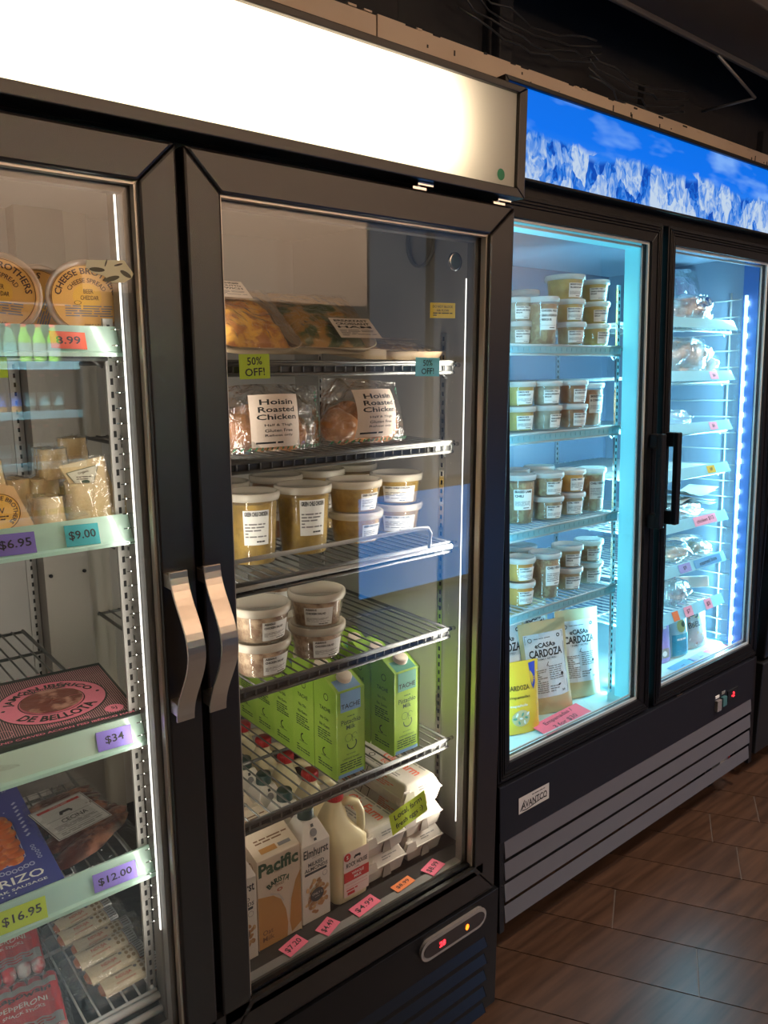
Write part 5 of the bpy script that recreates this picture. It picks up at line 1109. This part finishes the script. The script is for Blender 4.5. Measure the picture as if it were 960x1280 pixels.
def pA(A): A.rect(-.03, .02, .02, .055, mat('food window', (.35, .33, .28), .5)); A.ell(-.005, .036, .012, .01, white, 10); A.micro(-.03, .12, .03, .15, 2, white, 3)
t = pouch(.085, .165, .04, mat('lilac bag', (.38, .28, .60), .4), pA, 'frozen_bag', 'lilac frozen bag at the left of the right freezer floor', 'bag', 4); t.matrix_world = M2 @ TR(.965, .150, zb, rad(-10), rad(-4), 0, .92)
def pB(A): A.rect(-.045, .006, .045, .085, mat('aqua print', (.04, .30, .42), .4)); A.ell(.0, .115, .024, .024, mat('olive food print', (.45, .42, .15), .5), 14).up(); A.ell(.01, .12, .01, .012, dgr, 8); A.micro(-.03, .06, .03, .075, 1, white, 3)
t = pouch(.100, .175, .04, mat('seafoam bag', (.35, .55, .60), .4), pB, 'frozen_bag', 'seafoam and teal frozen bag in the middle of the right freezer floor', 'bag', 5); t.matrix_world = M2 @ TR(1.064, .145, zb, rad(-8), rad(-4), 0, .92)
def pC(A):
    A.text('BJ', -.02, .135, .030, char, w=.05, bold=.02); A.text('BBEL', -.02, .095, .020, char, w=.06, rot=.1); R = random.Random(3)
    for i in range(30): A.ell(R.uniform(-.05, .06), R.uniform(.01, .16), .006, .003, (mat('tan print', (.6, .42, .15), .5), mat('rust print', (.5, .14, .06), .5), white)[i % 3], 8, R.uniform(0, 3))
t = pouch(.135, .185, .05, mat('pale snack bag', (.46, .46, .44), .35), pC, 'frozen_bag', 'pale snack bag with large letters next to the freezer light strip', 'bag', 6); t.matrix_world = M2 @ TR(1.185, .155, zb, rad(-10), rad(-4), 0, .90)
def tB(x, zi, w, h, col, s, lab, th=None): note('price_tag', M2 @ TR(x, .0835, zB[zi] + .0, 0, rxc), w, h, col, s, lab, gt, th=th)
tB(1.102, 1, .05, .026, 'rose', ['$6'], 'pink tag on the second right freezer shelf'); tB(1.113, 2, .05, .026, 'rose', ['$6'], 'pink tag on the third right freezer shelf'); tB(1.110, 3, .05, .024, 'yellow', ['$8'], 'yellow tag on the fourth right freezer shelf')
tB(1.085, 4, .14, .030, 'rose', ['chicken $12'], 'long pink handwritten tag on the fifth right freezer shelf'); tB(.970, 5, .07, .028, 'violet', ['$9'], 'violet tag on the sixth right freezer shelf'); tB(1.115, 5, .17, .028, 'sky', ['steamed buns'], 'long sky-blue tag on the sixth right freezer shelf')
tB(.925, 6, .035, .03, 'orange', [], 'orange tag at the left of the seventh right freezer shelf'); tB(1.003, 6, .05, .032, 'rose', ['$7'], 'pink tag beneath the frosty bag on the seventh right shelf'); tB(1.130, 6, .045, .034, 'rose', ['$5'], 'pink tag at the right of the seventh right shelf')
for x, w, c, lab in ((.985, .12, 'sky', 'blue sheet on the right freezer floor'), (1.105, .10, 'violet', 'violet sheet on the right freezer floor'), (1.215, .13, 'red', 'pink-red sheet on the right freezer floor')):
    note('price_tag', M2 @ flatM(x, .086, .4145, rad(3)), w, .05, c, ['- - -'], lab, gt, th=.006)
# --- under the freezer and above
t = thing('carton_box', 'small red-edged box lying on the floor under the freezer', 'box', TR(2.66, .22, 0, rad(8)))
mb = MB(); mb.box(-.055, .045, 0, .12, 0, .10, mat('dull board', (.30, .27, .24), .6)); mb.build('box', t, bevel=.002); mb = MB(); mb.box(.030, .047, -.002, .12, 0, .103, redc); mb.box(-.056, .047, -.002, .0, 0, .008, redc); mb.build('red_edge', t)
cab = mat('loose black cable', (.03, .03, .03), .3, coat=.6)
for k, (x0, x1, z0, s) in enumerate(((2.1, 2.9, 2.72, 1), (2.85, 3.6, 2.66, 2))):
    for i in range(4):
        R = random.Random(k * 9 + i); mb = MB(); mb.tube([(x0 + (x1 - x0) * j / 10, 1.12 + R.uniform(-.02, .02), z0 + .03 * i - .05 * sin(pi * j / 10) + R.uniform(-.006, .006)) for j in range(11)], .004, cab, 6)
        tag(mb.build('ceiling_cable'), 'loose black cables sagging along the dark ceiling wall', 'cable', 'ceiling cables')
mb = MB(); mb.tube([(3.50, .92, 2.83), (3.87, .92, 2.73)], .007, mat('grey conduit', (.25, .25, .25), .4, .5), 8); mb.tube([(3.87, .92, 2.73), (3.9, 1.2, 2.74)], .007, mat('grey conduit', (.25, .25, .25), .4, .5), 8); tag(mb.build('conduit'), 'thin grey pipe slanting under the dark beam', 'pipe')
# ================================================================ across the aisle, seen mirrored in the door glass
t = thing('added_blue_panel', 'added glowing blue panel across the aisle, making the blue reflection in the cooler glass', 'reflection panel', TR(3.15, -2.62, 0))  # unseen glowing panel added for the blue reflection in the door glass
mb = MB(); mb.box(-.35, .72, -.10, .0, .0, .74, blk2); mb.build('added_panel_case', t, bevel=.01); mb = MB(); mb.box(-.32, .69, .0, .004, .04, .68, mat('added blue glow face', (.02, .05, .2), emit=((.05, .36, 1), 3.0))); mb.build('added_glow_face', t)
t = thing('drinks_cooler', 'open lit drinks cooler across the aisle, mirrored in the left door', 'fridge', TR(.75, -2.9, 0))
mb = MB()
for a in ((-.50, -.47, -.3, .3, 0, 1.9), (.47, .50, -.3, .3, 0, 1.9), (-.5, .5, -.3, -.27, 0, 1.9), (-.5, .5, -.3, .3, 0, .6), (-.5, .5, -.3, .3, 1.75, 1.9)): mb.box(*a, blk2)
mb.build('cabinet_body', t, bevel=.004)
for z in (.80, 1.05, 1.28, 1.5):
    mb = MB(); mb.box(-.47, .47, -.27, .26, z - .015, z, liner2); mb.box(-.47, .47, .26, .265, z - .03, z + .005, chan); mb.build('shelf', t)
area('drinks_cooler_lamp', (.75, -2.56, 1.74), (0, -.5, -1), .9, .03, 130, (.75, .95, 1))
def bottle(m, lab):
    b = thing('drink_bottle', 'x', 'bottle'); mb = MB(); mb.lathe([(.0001, .0), (.028, 0), (.030, .004), (.030, .115), (.013, .155), (.012, .175), (.0001, .175)], m, 14); mb.build('bottle_body', b)
    mb = MB(); mb.lathe([(.0305, .03), (.0305, .095)], lab, 14); mb.build('label_band', b); mb = MB(); mb.lathe([(.0135, .170), (.0135, .184), (.0001, .184)], redc, 10); mb.build('cap', b); return b
kinds = [bottle(mat('dark drink', (.03, .05, .03), .15), mat('aqua band', (.35, .62, .62), .5)), bottle(mat('lime drink', (.35, .6, .08), .2), mat('white band', (.8, .82, .8), .5)), bottle(mat('amber drink', (.5, .2, .03), .2), mat('blue band', (.1, .2, .6), .5))]
used = set()
for i, z in enumerate((.80, 1.05, 1.28, 1.5)):
    for j in range(8):
        k = (0 if i == 1 else (i + j // 3) % 3); M_ = TR(.82 + j * .052 * 1.2 - .0, -2.70, z) @ Matrix.Scale(.92, 4); lb = 'drink bottle in the lit cooler across the aisle'
        if .82 + j * .0624 > 1.19: continue
        if k not in used: used.add(k); b = put(kinds[k], M_)
        else: b = copy_tree(kinds[k], M_)
        b['label'] = ('dark bottle with aqua band', 'lime bottle with white band', 'amber bottle with blue band')[k] + ' in the lit cooler across the aisle'
        b['group'] = ('aqua banded', 'lime', 'amber')[k] + ' bottles across the aisle'
